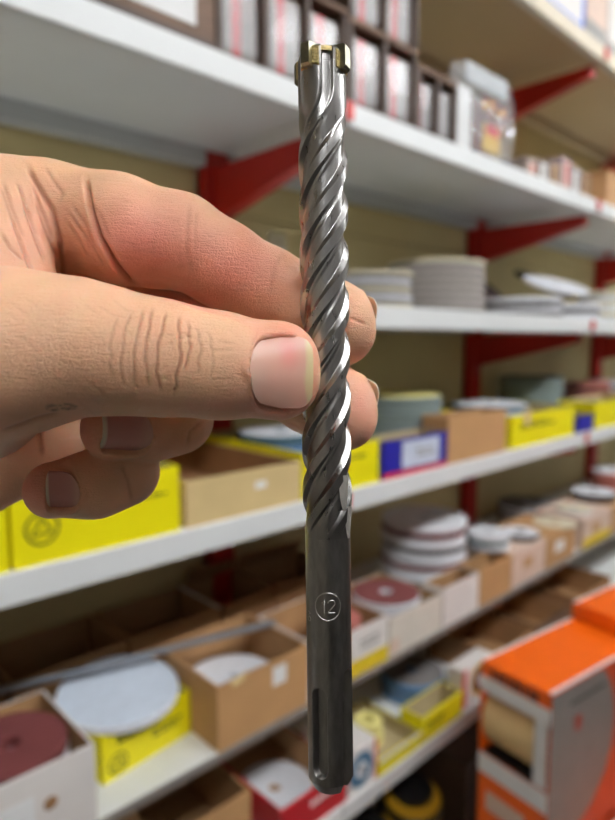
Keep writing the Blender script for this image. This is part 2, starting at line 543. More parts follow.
for x0, x1, mm, lb in ((0.235, 0.392, KRAFT, 'empty kraft open carton behind the white-fronted carton'),
                       (0.400, 0.556, KRAFT, 'dark empty kraft open carton with a pale side rim, behind the tan stickered carton'),
                       (0.562, 0.668, KRAFT_D, 'narrow brown open carton with an upright flap, below the red upright'),
                       (0.674, 0.836, KRAFT_D, 'brown open carton with its flap up, holding a white disc')):
    e = open_carton('disc_carton', lb, x0, x1, 0.785, 0.907, Z4, 0.090, mm, KIN)
    if x0 == 0.400:
        box('rim_tape', 0.0735, 0.0785, -0.06, 0.06, 0.09, 0.0915, WHITEBOX, e, bev=0)
    if x0 in (0.562, 0.674):
        fw_ = (x1 - x0) / 2 - 0.003
        mesh_obj('flap', [(-fw_, 0.057, 0.09), (fw_, 0.057, 0.09), (fw_, 0.061, 0.09), (-fw_, 0.061, 0.09),
                          (-fw_, 0.037, 0.122), (fw_, 0.035, 0.118), (fw_, 0.039, 0.119), (-fw_, 0.041, 0.123)],
                 [(0, 1, 5, 4), (3, 2, 6, 7), (0, 3, 7, 4), (1, 2, 6, 5), (4, 5, 6, 7)], KRAFT_D, e)
e = open_carton('disc_carton', 'white open carton with a yellow band, behind the drill shank', 0.600, 0.757, 0.602, 0.745, Z4, 0.075, WHITEBOX, KIN)
print_patch('yellow_band', e, -0.0785, 0.0785, 0.0, 0.026, mat('band_yellow', (226, 196, 40), 0.5), -0.0715)
text_lines(e, 0.01, 0.05, [0.05, 0.045], -0.0715, GREYP, 0.005)
e = open_carton('disc_carton', 'off-white open carton with a pink corner mark below the maroon disc stack', 0.761, 0.911, 0.602, 0.745, Z4, 0.066, mat('carton_offwhite', (214, 206, 192), 0.6, var=0.04), KIN)
print_patch('corner_mark', e, -0.075, -0.05, 0.004, 0.028, PINKBOX, -0.0715)
spec = [(0.915, 1.035, WHITEBOX, 0.072, 'pale narrow carton in front of the tall stack of white discs'),
        (1.039, 1.165, KRAFT, 0.076, 'narrow kraft carton in front of the tall stack of white discs')]
for x0, x1, mm, h, lb in spec:
    open_carton('disc_carton', lb, x0, x1, 0.602, 0.650, Z4, h, mm, KIN)
HC = 0.076
spec = [(1.170, 1.318, PINKBOX, 'closed pinkish carton between two kraft cartons'),
        (1.322, 1.475, KRAFT, 'closed kraft carton between the pinkish carton and the shelf seam'),
        (1.525, 1.70, PINKBOX, 'closed pale carton with a yellow bottom band past the shelf seam'),
        (1.705, 1.95, TANBOX, 'closed tan carton beside the pale banded carton'),
        (1.955, 2.2, PINKBOX, 'closed pale pink carton at the far end of the disc carton row')]
for x0, x1, mm, lb in spec:
    e = empty('disc_carton', ((x0 + x1) / 2, 0.666, Z4), label=lb, cat='box')
    W = (x1 - x0) / 2
    box('body', -W, W, -0.064, 0.064, 0, HC - 0.003, mm, e)
    box('lid_flap', -W, -0.0008, -0.064, 0.064, HC - 0.003, HC, mm, e, bev=0.0006)
    box('lid_flap', 0.0008, W, -0.064, 0.064, HC - 0.003, HC, mm, e, bev=0.0006)
    print_patch('sticker', e, -W * 0.4, W * 0.2, 0.03, 0.055, LABEL if mm is not PINKBOX else TANBOX, -0.064)
    if 'band' in lb and 'yellow' in lb:
        print_patch('yellow_band', e, -W, W, 0.0, 0.024, mat('band_yellow', (226, 196, 40), 0.5), -0.064)

open_carton('disc_carton', 'kraft open carton standing beside the white-fronted carton', -0.065, 0.094, 0.602, 0.745, Z4, 0.088, KRAFT, KIN)
open_carton('disc_carton', 'dark kraft open carton in the rear row past the empty kraft carton', 0.07, 0.228, 0.785, 0.907, Z4, 0.09, KRAFT_D, KIN)
open_carton('disc_carton', 'off-white open carton at the near end of the disc carton row', -0.21, -0.07, 0.602, 0.745, Z4, 0.08, WHITEBOX, KIN)

# --- sixth shelf row
Z5 = ZT[5]
e = open_carton('disc_carton', 'brown open carton with a raised side in the sixth row, beside the red-edged carton', 0.36, 0.50, 0.64, 0.80, Z5, 0.088, KRAFT, KIN)
e = open_carton('disc_carton', 'red-edged open carton holding a white disc', 0.527, 0.664, 0.606, 0.80, Z5, 0.058, mat('carton_red', (176, 26, 34), 0.5), KIN, edge=None)
text_lines(e, -0.01, 0.032, [0.06], -0.097, LABEL, 0.008)
e = empty('grinding_carton', (0.7025, 0.66, Z5), label='upright white carton printed with a blue grinding disc', cat='box')
box('body', -0.0345, 0.0345, -0.054, 0.054, 0, 0.073, WHITEBOX, e)
print_patch('red_edge', e, 0.0295, 0.0345, 0.0, 0.073, REDP, -0.054)
for (r, mm, dy) in ((0.029, BLUE_L, 0.0), (0.013, LABEL, 0.0006), (0.006, INK_D, 0.0012)):
    d = lathe('disc_print', [(0, 0), (r, 0), (r, 0.0006), (0, 0.0006)], mm, e, n=32, smooth=False)
    d.location = (-0.004, -0.054 - dy, 0.035)
    d.rotation_euler = (math.pi / 2, 0, 0)
MATS['print_lightblue'].node_tree.nodes['Principled BSDF'].inputs['Base Color'].default_value = (lin(70), lin(112), lin(140), 1)
e = open_carton('abrasive_carton', 'low yellow open tray beside the carton with the blue grinding disc', 0.742, 0.858, 0.604, 0.74, Z5, 0.028, YEL, YEL_IN)
print_patch('white_rim', e, -0.058, 0.058, 0.022, 0.028, LABEL, -0.068)
e = open_carton('abrasive_carton', 'taller yellow open carton in front of the blue disc stack', 0.862, 0.990, 0.604, 0.653, Z5, 0.048, YEL, YEL_IN)
text_lines(e, -0.05, 0.03, [0.06, 0.05], -0.0245, INK, 0.004)
e = empty('grinding_carton', (1.06, 0.63, Z5), label='white and red carton printed with a yellow-rimmed dark disc', cat='box')
box('body', -0.055, 0.055, -0.018, 0.018, 0, 0.078, WHITEBOX, e)
print_patch('red_edge', e, -0.055, -0.042, 0.0, 0.078, REDP, -0.018)
for (r, mm, dy) in ((0.033, mat('print_yellow', (220, 170, 40), 0.5), 0.0), (0.026, INK_D, 0.0006), (0.020, mat('print_wine', (120, 20, 40), 0.5), 0.0012), (0.010, LABEL, 0.0018)):
    d = lathe('disc_print', [(0, 0), (r, 0), (r, 0.0006), (0, 0.0006)], mm, e, n=32, smooth=False)
    d.location = (0.008, -0.018 - dy, 0.04)
    d.rotation_euler = (math.pi / 2, 0, 0)
for k, (x0, x1, mm, lb) in enumerate(((1.13, 1.30, KRAFT_D, 'dark brown open carton past the yellow-rimmed disc carton'),
                                      (1.31, 1.48, BROWN2, 'dark brown carton beside the shelf seam in the sixth row'),
                                      (1.53, 1.75, KRAFT_D, 'dark brown open carton in the sixth row past the seam'))):
    open_carton('disc_carton', lb, x0, x1, 0.61, 0.78, Z5, 0.07, mm, KIN)

# ------------------------------------------------------------------ discs
DISC_CACHE = {}


def disc(x, y, z, r, th, top, side, label, group, tilt=(0, 0), hole=True):
    key = (round(r, 4), round(th, 4), top.name, side.name)
    b = min(0.0012, th * 0.3)
    if key not in DISC_CACHE:
        prof = [(0.0115, 0), (r - b, 0), (r, b), (r, th - b), (r - b, th), (0.0115, th), (0.0115, 0)]
        if not hole:
            prof = [(0, 0), (r - b, 0), (r, b), (r, th - b), (r - b, th), (0, th)]
        mids = [1] * (len(prof) - 1)
        mids[4] = 0
        o = lathe('abrasive_disc', prof, [top, side], n=44, mids=mids)
        DISC_CACHE[key] = o
    else:
        o = DISC_CACHE[key].copy()
        C.objects.link(o)
    o.location = (x, y, z)
    o.rotation_euler = (tilt[0], tilt[1], 0.0 if tilt != (0, 0) else random.uniform(0, 6.28))
    o['label'], o['category'], o['group'] = label, 'disc', group
    return o


DOWN = ['topmost'] + [o + ' down' for o in 'second third fourth fifth sixth seventh eighth ninth tenth eleventh twelfth thirteenth fourteenth fifteenth'.split()]


def stack(px, py, Y, wpx, base, n, tops, side, label, rmax=0.092):
    """a stack of discs whose top centre is seen at (px, py), standing at depth Y on a support of height base"""
    p = onY(px, py, Y)
    r = min(rmax, 0.5 * wpx / FPX * depth(p))
    th = (p[2] - base) / n
    for k in range(n):
        jx, jy = random.uniform(-0.0025, 0.0025), random.uniform(-0.0025, 0.0025)
        tm = tops if not isinstance(tops, (list, tuple)) else tops[(n - 1 - k) % len(tops)]
        sm = side if not isinstance(side, (list, tuple)) else side[(n - 1 - k) % len(side)]
        top = k == n - 1
        disc(p[0] + (0 if top else jx), p[1] + (0 if top else jy), base + k * th, r * (1 if top else random.uniform(0.985, 1.0)), th * 0.965, tm, sm,
             label if n == 1 else label + ', ' + DOWN[n - 1 - k], label.replace('sanding disc', 'discs').replace('in the', 'of the'))
    return p, r


G4 = Z4 + 0.003
stack(10, 742, 0.672, 108, G4, 6, D_MAROON, [D_MAROON, D_WHITE], 'maroon sanding disc lying in the white-fronted carton', 0.066)
stack(232, 677, 0.672, 110, G4, 5, D_WHITE, D_WHITE, 'white-backed sanding disc lying in the tan stickered carton', 0.066)
stack(292, 606, 0.847, 100, G4, 5, D_BLUEW, D_WHITE, 'white sanding disc lying in the brown carton with its flap up', 0.056)
pd = disc(0.340, 0.707, Z4 + 0.0655, 0.0755, 0.010, D_BLUEW, D_WHITE, 'large pale blue-white sanding disc leaning across the short yellow carton', None, (0.2, 0.0), hole=False)
pd.rotation_euler = (0.09, 0, 0)
del pd['group']
stack(424, 516, 0.748, 84, G4, 13, [D_WHITE, D_WHITE, D_MAROON, D_WHITE], [D_WHITE, D_MAROON, D_WHITE, D_WHITE, D_DARK, D_WHITE], 'white and maroon sanding disc in the tall stack', 0.092)
stack(386, 591, 0.672, 68, G4, 7, D_MAROON, D_WHITE, 'maroon-topped sanding disc in the stack beside the tall white stack', 0.066)
stack(336, 616, 0.672, 60, G4, 4, D_PINK, D_PINK, 'reddish sanding disc in the carton with the yellow band', 0.042)
LC = Z4 + HC + 0.0005
stack(489, 531, 0.664, 40, LC, 3, D_WHITE, [D_WHITE, D_GREEN], 'white sanding disc in the small stack on the pinkish carton', 0.060)
stack(520, 531, 0.650, 38, LC, 2, D_WHITE, D_DARK, 'white-topped dark sanding disc on the kraft carton by the seam', 0.066)
stack(528, 503, 0.822, 76, Z4, 7, D_GREY, [D_WHITE, D_DARK], 'wide grey sanding disc in the stack behind the closed cartons', 0.085)
stack(555, 522, 0.642, 42, LC, 1, D_CREAM, D_CREAM, 'cream sanding disc lying across the shelf seam', 0.066)
stack(574, 508, 0.655, 34, LC, 2, D_CREAM, D_WHITE, 'cream and white sanding disc on the banded pale carton', 0.066)
stack(594, 491, 0.672, 42, LC, 3, D_WHITE, D_DARK, 'white-topped dark sanding disc on the tan closed carton', 0.066)
stack(614, 470, 0.68, 44, LC, 5, D_WHITE, D_PINK, 'white and pink sanding disc on the far pale pink carton', 0.066)

G3 = Z3 + 0.003
stack(281, 430, 0.74, 84, G3, 5, D_WHITE, [D_TEAL, D_BLUE, D_WHITE], 'white-topped blue sanding disc lying in the yellow open carton', 0.078)
stack(398, 394, 0.752, 88, Z3, 9, [D_YEL, D_GREEN, D_GREEN], D_GREEN, 'grey-green sanding disc in the yellow-topped stack', 0.085)
stack(489, 403, 0.72, 92, G3, 6, D_WHITE, [D_TEAL, D_WHITE, D_TEAL], 'white and teal sanding disc in the low wide stack by the tan carton', 0.085)
stack(531, 376, 0.805, 80, Z3, 13, [D_GREY, D_GREEN], D_GREEN, 'grey sanding disc in the tall stack behind the yellow carton', 0.085)
stack(586, 382, 0.765, 44, Z3, 8, [D_PINK, D_MAROON], [D_PINK, D_DARK], 'pinkish sanding disc in the stack beside the tall grey stack', 0.07)
stack(612, 380, 0.765, 40, Z3, 8, D_WHITE, [D_WHITE, D_TEAL], 'white and teal sanding disc in the farthest stack behind yellow cartons', 0.07)

G2 = ZT[2]
stack(372, 274, 0.68, 82, G2, 9, [D_CREAM, D_GREY], [D_CREAM, D_GREY, D_WHITE, D_GREY], 'cream and grey sanding disc in the short stack at eye level', 0.08)
stack(436, 264, 0.795, 104, G2, 15, [D_CREAM, D_GREY], [D_CREAM, D_GREY, D_TAUPE, D_GREY, D_TAUPE, D_GREY, D_TAUPE, D_GREY, D_TAUPE, D_GREY, D_TAUPE, D_GREY, D_TAUPE, D_GREY, D_TAUPE], 'grey sanding disc in the wide cream-topped stack at eye level', 0.105)
stack(523, 299, 0.685, 74, G2, 4, [D_WHITE, D_GREY], [D_WHITE, D_GREY], 'pale sanding disc in the flat stack past the red upright', 0.085)
p, r = stack(566, 305, 0.68, 62, G2, 3, D_GREY, [D_WHITE, D_GREY], 'grey sanding disc in the thin stack under the tilted discs', 0.085)
d1 = disc(p[0] - 0.02, p[1] + 0.02, p[2] + 0.046, 0.080, 0.006, D_WHITE, D_WHITE, 'white sanding disc leaning on the thin stack at eye level', None, (0.34, -0.12))
del d1['group']
d1 = disc(p[0] - 0.155, p[1] + 0.14, G2 + 0.060, 0.08, 0.006, D_DARK, D_DARK, 'dark maroon sanding disc propped behind the flat stack', None, (0.78, 0.0))
del d1['group']
stack(604, 292, 0.70, 50, G2, 6, D_CREAM, [D_CREAM, D_WHITE], 'cream sanding disc in the far stack at eye level', 0.08)
d1 = disc(1.66, 0.80, G2 + 0.10, 0.085, 0.006, D_DARK, D_DARK, 'dark sanding disc tilted above the far cream stack', None, (0.5, 0.0))
del d1['group']
stack(250, 283, 0.72, 90, G2, 7, D_WHITE, [D_WHITE, D_GREY], 'white sanding disc in the stack hidden behind the fingers', 0.08)

G5 = Z5 + 0.003
stack(275, 786, 0.70, 110, G5, 5, D_WHITE, D_WHITE, 'white sanding disc lying in the red-edged carton', 0.062)
stack(412, 669, 0.722, 64, Z5, 8, [D_GREY, D_BLUE], D_BLUE, 'blue sanding disc in the grey-topped stack by the yellow carton', 0.064)
stack(368, 718, 0.68, 34, G5, 2, D_YEL, D_YEL, 'yellow sanding disc in the low yellow tray', 0.026)

# threaded rod lying across the cartons
a = Vector((0.10, 0.7975, Z4 + 0.0960))
b = Vector((0.578, 0.676, Z4 + 0.0960))
L = (b - a).length
prof = [(0, 0)]
nth = 150
for k in range(nth):
    z = L * k / nth
    prof += [(0.0052, z + L / nth * 0.15), (0.0043, z + L / nth * 0.65)]
prof.append((0, L))
rod = lathe('threaded_rod', prof, ROD, n=14, smooth=False, label='long grey threaded rod lying across the open cartons', cat='rod')
rod.rotation_mode = 'QUATERNION'
rod.rotation_quaternion = (b - a).to_track_quat('Z', 'Y')
rod.location = a

# ------------------------------------------------------------------ second row: display racks and packs
Z1 = ZT[1]


CARDW = mat('blister_card', (172, 162, 156), 0.6, var=0.1, scale=80)


def blister(x0, x1, y, z0, z1, label, group, red=True):
    e = empty('blister_pack', ((x0 + x1) / 2, y, z0), label=label, cat='packet', group=group)
    a, h = (x1 - x0) / 2, z1 - z0
    cd_ = box('card', -a, a, 0, 0.002, 0, h, CARDW, e, bev=0.0004)
    if red:
        box('red_stripe', -0.25 * a, 0.2 * a, -0.0005, 0, 0.0, h, REDP, cd_, bev=0)
        box('drill_picture', 0.3 * a, 0.8 * a, -0.0005, 0, 0.0, h * 0.5, GREYP, cd_, bev=0)
        box('drill_picture', -0.85 * a, -0.45 * a, -0.0005, 0, 0.05 * h, h * 0.8, GREYP, cd_, bev=0)
    box('blister', -0.8 * a, 0.8 * a, -0.012, -0.0006, 0.06 * h, 0.92 * h, PLASTIC, e, bev=0.003)
    return e


def rack(x0, x1, y0, y1, z0, tiers, nd, label):
    """dark display rack: base, back, dividers, tier boards"""
    e = empty('display_rack', ((x0 + x1) / 2, (y0 + y1) / 2, z0), label=label, cat='rack')
    a, b = (x1 - x0) / 2, (y1 - y0) / 2
    H = tiers[-1]
    box('back', -a, a, b - 0.006, b, 0, H, BROWN, e)
    for t in [0.0] + tiers:
        box('tier_board', -a, a, -b, b - 0.006, max(0, t - 0.008), max(t, 0.008), BROWN2 if t else BROWN, e)
    lo = 0.008
    for t in tiers:
        for k in range(nd + 1):
            x = -a + (2 * a - 0.008) * k / nd
            box('divider', x, x + 0.008, -b, b - 0.006, lo, t - 0.008, BROWN, e)
        lo = t
    return e


e = empty('display_carton', (0.36, 0.70, Z1), label='brown display carton with a big white label on its front', cat='box')
box('body', -0.078, 0.078, -0.09, 0.09, 0, 0.13, BROWN2, e)
lp_ = print_patch('label_panel', e, -0.03, 0.052, 0.022, 0.11, LABEL, -0.09)
text_lines(e, -0.02, 0.09, [0.07, 0.06, 0.07, 0.05], -0.0906, GREYP, 0.004, on=lp_)
box('foot_trim', -0.078, 0.078, -0.0915, -0.09, 0.0, 0.012, BROWN, e, bev=0)
e2 = empty('display_carton', (0.20, 0.70, Z1), label='brown display carton standing beside the one with the big label', cat='box')
box('body', -0.075, 0.075, -0.09, 0.09, 0, 0.13, BROWN2, e2)
box('lid', -0.0755, 0.0755, -0.0905, 0.0905, 0.1305, 0.14, BROWN, e2)
rack(0.4405, 0.66, 0.61, 0.79, Z1, [0.125], 3, 'low dark brown display rack of blister packs beside the labelled carton')
rack(0.664, 0.82, 0.61, 0.79, Z1, [0.12, 0.245], 2, 'two-tier dark brown display rack of blister packs')
rack(0.824, 0.936, 0.612, 0.79, Z1, [0.105], 2, 'low dark brown display rack next to the clear plastic bag')
for k in range(3):
    w3 = (0.66 - 0.4405 - 0.008) / 3
    x0 = 0.4405 + 0.0095 + k * w3
    blister(x0, x0 + w3 - 0.011, 0.625, Z1 + 0.009, Z1 + 0.108, 'red-striped white blister pack in the low rack, ' + ('next to the labelled carton', 'between its two neighbours', 'next to the two-tier rack')[k], 'blister packs in the low rack by the carton')
for t in range(2):
    for k in range(2):
        w3 = (0.156 - 0.008) / 2
        x0 = 0.664 + 0.0095 + k * w3
        z0 = Z1 + 0.009 + (0.1125 if t else 0)
        blister(x0, x0 + w3 - 0.011, 0.625, z0, z0 + 0.095, 'red-striped white blister pack on the %s tier, %s' % ('upper' if t else 'lower', 'next to the lower rack' if k == 0 else 'towards the clear bag'), 'blister packs on the %s tier' % ('upper' if t else 'lower'))
for k in range(2):
    w3 = (0.112 - 0.008) / 2
    x0 = 0.824 + 0.0095 + k * w3
    blister(x0, x0 + w3 - 0.011, 0.63, Z1 + 0.009, Z1 + 0.09, ('pale red-striped blister pack between the two-tier rack and another pack', 'plain pale blister pack right next to the clear bag')[k], 'blister packs next to the bag', red=(k != 1))

# clear bag of fittings: a pillow of plastic film with a folded top and small coloured things inside
e = empty('plastic_bag', (1.063, 0.650, Z1), label='clear plastic bag with a coloured card and metal bits', cat='bag')
n = 14
bv, bf = [], []
for i in range(n + 1):
    t = i / n
    for j in range(24):
        a_ = 2 * math.pi * j / 24
        thick = 0.034 * math.sin(math.pi * min(1, 0.12 + 0.88 * (1 - t))) * (1 - 0.3 * t) + 0.003
        wd = 0.116 * (1 - 0.18 * t ** 2) + 0.003 * math.sin(9 * t + j)
        c_, s_ = math.cos(a_), math.sin(a_)
        bv.append((wd * math.copysign(abs(c_) ** 0.7, c_) + 0.012 * t, thick * s_ + 0.003 * math.sin(11 * t + 2.1 * j), 0.0015 + 0.165 * t))
for i in range(n):
    for j in range(24):
        bf.append((i * 24 + j, i * 24 + (j + 1) % 24, (i + 1) * 24 + (j + 1) % 24, (i + 1) * 24 + j))
bf.append(tuple(range(23, -1, -1)))
mesh_obj('film', bv, bf, PLASTIC, e, smooth=True)
box('header_card', -0.05, 0.10, -0.0025, 0.0025, 0.142, 0.178, mat('header_grey', (150, 156, 156), 0.4), e)
cdp = box('coloured_card', 0.015, 0.075, -0.003, -0.001, 0.035, 0.085, mat('card_yellow', (214, 170, 40), 0.5), e)
box('red_block', 0.022, 0.068, -0.0045, -0.003, 0.066, 0.083, REDP, e, bev=0)
box('white_card', -0.095, -0.03, -0.003, -0.001, 0.02, 0.13, LABEL, e)
BRASS = mat('brass_fitting', (214, 150, 60), 0.25, metal=1.0)
STEELF = mat('steel_fitting', (200, 205, 210), 0.2, metal=1.0)
for k, (fx, fz, mm) in enumerate(((0.012, 0.118, BRASS), (0.05, 0.112, BRASS), (0.085, 0.085, STEELF), (-0.02, 0.012, STEELF), (0.02, 0.014, BLACKP), (-0.055, 0.014, BRASS))):
    ft = lathe('fitting', [(0, 0), (0.009, 0), (0.009, 0.005), (0.0055, 0.006), (0.0055, 0.014), (0.004, 0.016), (0, 0.016)], mm, e, n=6 if k % 2 else 12, smooth=False)
    ft.location = (fx, -0.005, fz - 0.008)
    ft.rotation_euler = (math.pi / 2, 0.3 * k, 0) if k < 3 else (0.1, 0, 0)
x = 1.185
cols = [GREYBOX, BROWN2, GREYBOX, mat('carton_mauve', (150, 128, 130), 0.6, var=0.1), GREYBOX, BROWN2]
for k in range(6):
    wd = 0.052
    h = (0.040, 0.046, 0.052, 0.07, 0.060, 0.058)[k]
    e = empty('small_carton', (x + wd / 2, 0.66, Z1), label='small grey-brown carton in the row past the clear bag', cat='box', group='small cartons past the clear bag')
    box('body', -wd / 2 + 0.001, wd / 2 - 0.001, -0.045, 0.045, 0, h, cols[k], e)
    print_patch('front_label', e, -0.016, 0.012, 0.008, h - 0.008, [PINKBOX, LABEL, TANBOX][k % 3], -0.045)
    print_patch('front_mark', e, -0.004, 0.006, 0.012, h - 0.014, [REDP, GREYP, INK][k % 3], -0.0456)
    x += wd
e = empty('small_carton', (1.68, 0.70, Z1), label='tan carton standing by the red clip past the small cartons', cat='box')
box('body', -0.10, 0.10, -0.09, 0.09, 0, 0.075, TANBOX, e)
box('lid', -0.101, 0.101, -0.091, 0.091, 0.0755, 0.086, KRAFT, e)

# things behind the fingers on the eye-level shelf: small clear bags
for k, (bx_, h) in enumerate(((0.60, 0.145), (0.665, 0.125), (0.73, 0.135))):
    e = empty('plastic_bag', (bx_, 0.84, ZT[2]), label='crumpled clear bag propped by the red upright at eye level', cat='bag', group='crumpled clear bags by the upright')
    vv, ff = [], []
    for i in range(7):
        t = i / 6
        for j in range(12):
            a_ = 2 * math.pi * j / 12
            vv.append(((0.029 - 0.008 * t) * math.cos(a_) + 0.003 * math.sin(7 * t + j), (0.02 * (1 - t) + 0.003) * math.sin(a_), h * t + (0.008 * math.sin(3 * j + k) if i == 6 else 0)))
    for i in range(6):
        for j in range(12):
            ff.append((i * 12 + j, i * 12 + (j + 1) % 12, (i + 1) * 12 + (j + 1) % 12, (i + 1) * 12 + j))
    ff.append(tuple(range(11, -1, -1)))
    mesh_obj('film', vv, ff, PLASTIC, e, smooth=True)
    box('insert_card', -0.016, 0.016, -0.002, 0.002, 0.004, h * 0.8, LABEL, e)

# topmost row
Z0 = ZT[0]
e = empty('tool_carton', (1.25, 0.68, Z0), label='white carton with a blue bottom stripe on the topmost shelf', cat='box')
box('body', -0.16, 0.16, -0.07, 0.07, 0, 0.16, WHITEBOX, e)
print_patch('blue_stripe', e, -0.16, 0.16, 0.0, 0.014, mat('print_blue', (30, 110, 210), 0.5), -0.07)
print_patch('blue_stripe', e, 0.147, 0.16, 0.014, 0.16, MATS['print_blue'], -0.07)
e = empty('tool_carton', (1.475, 0.68, Z0), label='pale pink carton with grey foot beside the blue-striped one', cat='box')
box('body', -0.055, 0.055, -0.07, 0.07, 0, 0.17, PINKBOX, e)
print_patch('grey_foot', e, -0.055, 0.055, 0.0, 0.04, GREYP, -0.07)
e = empty('tool_carton', (1.70, 0.68, Z0), label='white carton past the seam of the topmost shelf', cat='box')
box('body', -0.16, 0.16, -0.07, 0.07, 0, 0.15, WHITEBOX, e)
print_patch('grey_foot', e, -0.16, 0.16, 0.0, 0.03, GREYP, -0.07)

# wire brushes near the floor
Z6 = ZT[6]
for k, (px_, py_, dz) in enumerate(((414, 792, 0.30), (436, 770, 0.30))):
    p = onZ(px_, py_, Z6 + dz)
    e = empty('brush_drum', (0.80 + 0.14 * k, 0.68, Z6), label='yellow-bristled brush drum with black rings beside the ' + ('narrow kraft', 'tall dark brown')[k] + ' filler carton' , cat='brush', group='brush drums on the lowest shelf')
    nb = int(dz / 0.03)
    for q in range(nb):
        lathe('black_ring', [(0, 0), (0.058, 0), (0.060, 0.003), (0.060, 0.014), (0.058, 0.016), (0, 0.016)], BLACKP, e, n=24, loc=(0, 0, q * 0.03))
        vv, ff = [], []
        for i in range(48):
            for (rr, zz) in ((0.02, 0.0165), (0.054 + 0.003 * (i % 2), 0.017), (0.054 + 0.003 * (i % 2), 0.0285), (0.02, 0.0295)):
                vv.append((rr * math.cos(i * math.pi / 24), rr * math.sin(i * math.pi / 24), zz + q * 0.03))
        for i in range(48):
            j = (i + 1) % 48
            for s_ in range(3):
                ff.append((i * 4 + s_, j * 4 + s_, j * 4 + s_ + 1, i * 4 + s_ + 1))
        mesh_obj('bristles', vv, ff, BRISTLE, e)
    lathe('black_ring', [(0, 0), (0.040, 0), (0.042, 0.003), (0.042, 0.012), (0.030, 0.015), (0, 0.015)], BLACKP, e, n=24, loc=(0, 0, nb * 0.03))

for k, (x0, x1, h, mm_) in enumerate(((0.66, 0.73, 0.2, KRAFT_D), (1.02, 1.24, 0.36, BROWN), (1.25, 1.49, 0.34, BROWN2), (1.52, 1.80, 0.36, BROWN))):  # invented dark cartons, added so the pale lowest shelf reads dark
    e = empty('filler_carton', ((x0 + x1) / 2, 0.72, Z6), label='%s filler carton darkening the lowest shelf %s' % (('narrow kraft', 'tall dark brown', 'woody brown', 'wide dark brown')[k], ('beside the brush drums', 'just past the brush drums', 'between two dark cartons', 'past the shelf seam')[k]), cat='box')
    W = (x1 - x0) / 2
    box('body', -W, W, -0.115, 0.115, 0, h - 0.004, mm_, e)
    box('lid', -W - 0.001, W + 0.001, -0.116, 0.116, h - 0.004, h, mm_, e)

# ------------------------------------------------------------------ orange dispenser cartons in the aisle
def dispenser(loc, rz, L, W, H, label, window=True, pitch=0.0):
    """long orange carton, narrow front (x = 0) with a slot showing a roll of sandpaper, a printed disc on the side (y = 0)"""
    e = empty('sandpaper_dispenser', loc, (0, pitch, rz), label=label, cat='box', group=None)
    w0, w1 = H - 0.160, H - 0.050             # slot heights
    t = 0.003
    edge = LABEL
    if window:
        box('body_lower', 0, L, 0, W, 0, w0, ORANGE, e)
        box('body_rear', 0.12, L, 0, W, w0, w1, ORANGE, e, bev=0)
        box('body_top', 0, L, 0, W, w1, H, ORANGE, e)
        box('side_panel', 0, 0.12, 0, t, w0, w1, ORANGE_D, e, bev=0)
        box('side_panel', 0, 0.12, W - t, W, w0, w1, ORANGE, e, bev=0)
        print_patch('white_band', e, 0.0, W, w1 - 0.002, w1 + 0.024, LABEL, 0.0, axis='x')
        print_patch('white_band', e, 0.0, W, w0 - 0.034, w0, LABEL, 0.0, axis='x')
        fl_ = print_patch('front_label', e, W * 0.30, W * 0.86, w0 - 0.094, w0 - 0.062, PINKBOX, 0.0, axis='x')
        v, f = [], []
        rnd = random.Random(3)
        y = W * 0.18
        while y < W * 0.8:
            a2, b2 = boxgeo(-0.0007, 0, y, y + 0.006, H - 0.024, H - 0.010)
            k = len(v)
            v += a2
            f += [tuple(i + k for i in q) for q in b2]
            y += rnd.choice((0.008, 0.009, 0.011))
        mesh_obj('small_print', v, f, INK_D, e)
        r = 0.0540
        ro = lathe('paper_roll', [(0.02, 0), (r, 0), (r, W - 0.034), (0.02, W - 0.034), (0.02, 0)], PAPERROLL, e, n=48)
        ro.rotation_euler = (-math.pi / 2, 0, 0)
        ro.location = (r + 0.0005, 0.030, (w0 + w1) / 2)
        box('slot_floor', 0.002, 0.118, 0.004, W - 0.004, w0, w0 + 0.0008, BLACKP, e, bev=0)
        box('inner_sleeve', 0.003, 0.11, 0.0035, 0.028, w0 + 0.001, w1 - 0.001, LABEL, e, bev=0)
    else:
        box('body', 0, L, 0, W, 0, H, ORANGE, e)
    # white carton edges along the top
    for (a0, a1, b0, b1) in ((0, L, 0, 0.005), (0, L, W - 0.005, W)):
        box('edge_strip', a0, a1, b0, b1, H, H + 0.0006, edge, e, bev=0)
    # printed side: grey disc on a rust ground
    box('side_print', 0, L, -0.0006, 0, 0.0, H - 0.002, ORANGE_D, e, bev=0)
    R = 0.15
    n = 48
    pts = []
    xc, zc = 0.035, H - 0.11
    for i in range(n):
        a_ = 2 * math.pi * i / n
        pts.append((min(L - 0.002, max(0.0005, xc + R * math.cos(a_))), min(H - 0.003, max(0.002, zc + R * math.sin(a_)))))
    v = [(p[0], -0.0013, p[1]) for p in pts]
    dp_ = mesh_obj('disc_print', v, [tuple(range(n))], mat('print_grey_shaded', (112, 108, 102), 0.5, var=0.06), e)  # grey print darkened, the shade of this side put into its colour
    box('red_mark', 0.065, 0.082, -0.0019, -0.0013, H - 0.082, H - 0.058, mat('print_brick', (150, 52, 36), 0.5), dp_, bev=0)
    text_lines(e, 0.05, H - 0.035, [0.10], -0.0013, INK_D, 0.006, on=dp_)
    return e


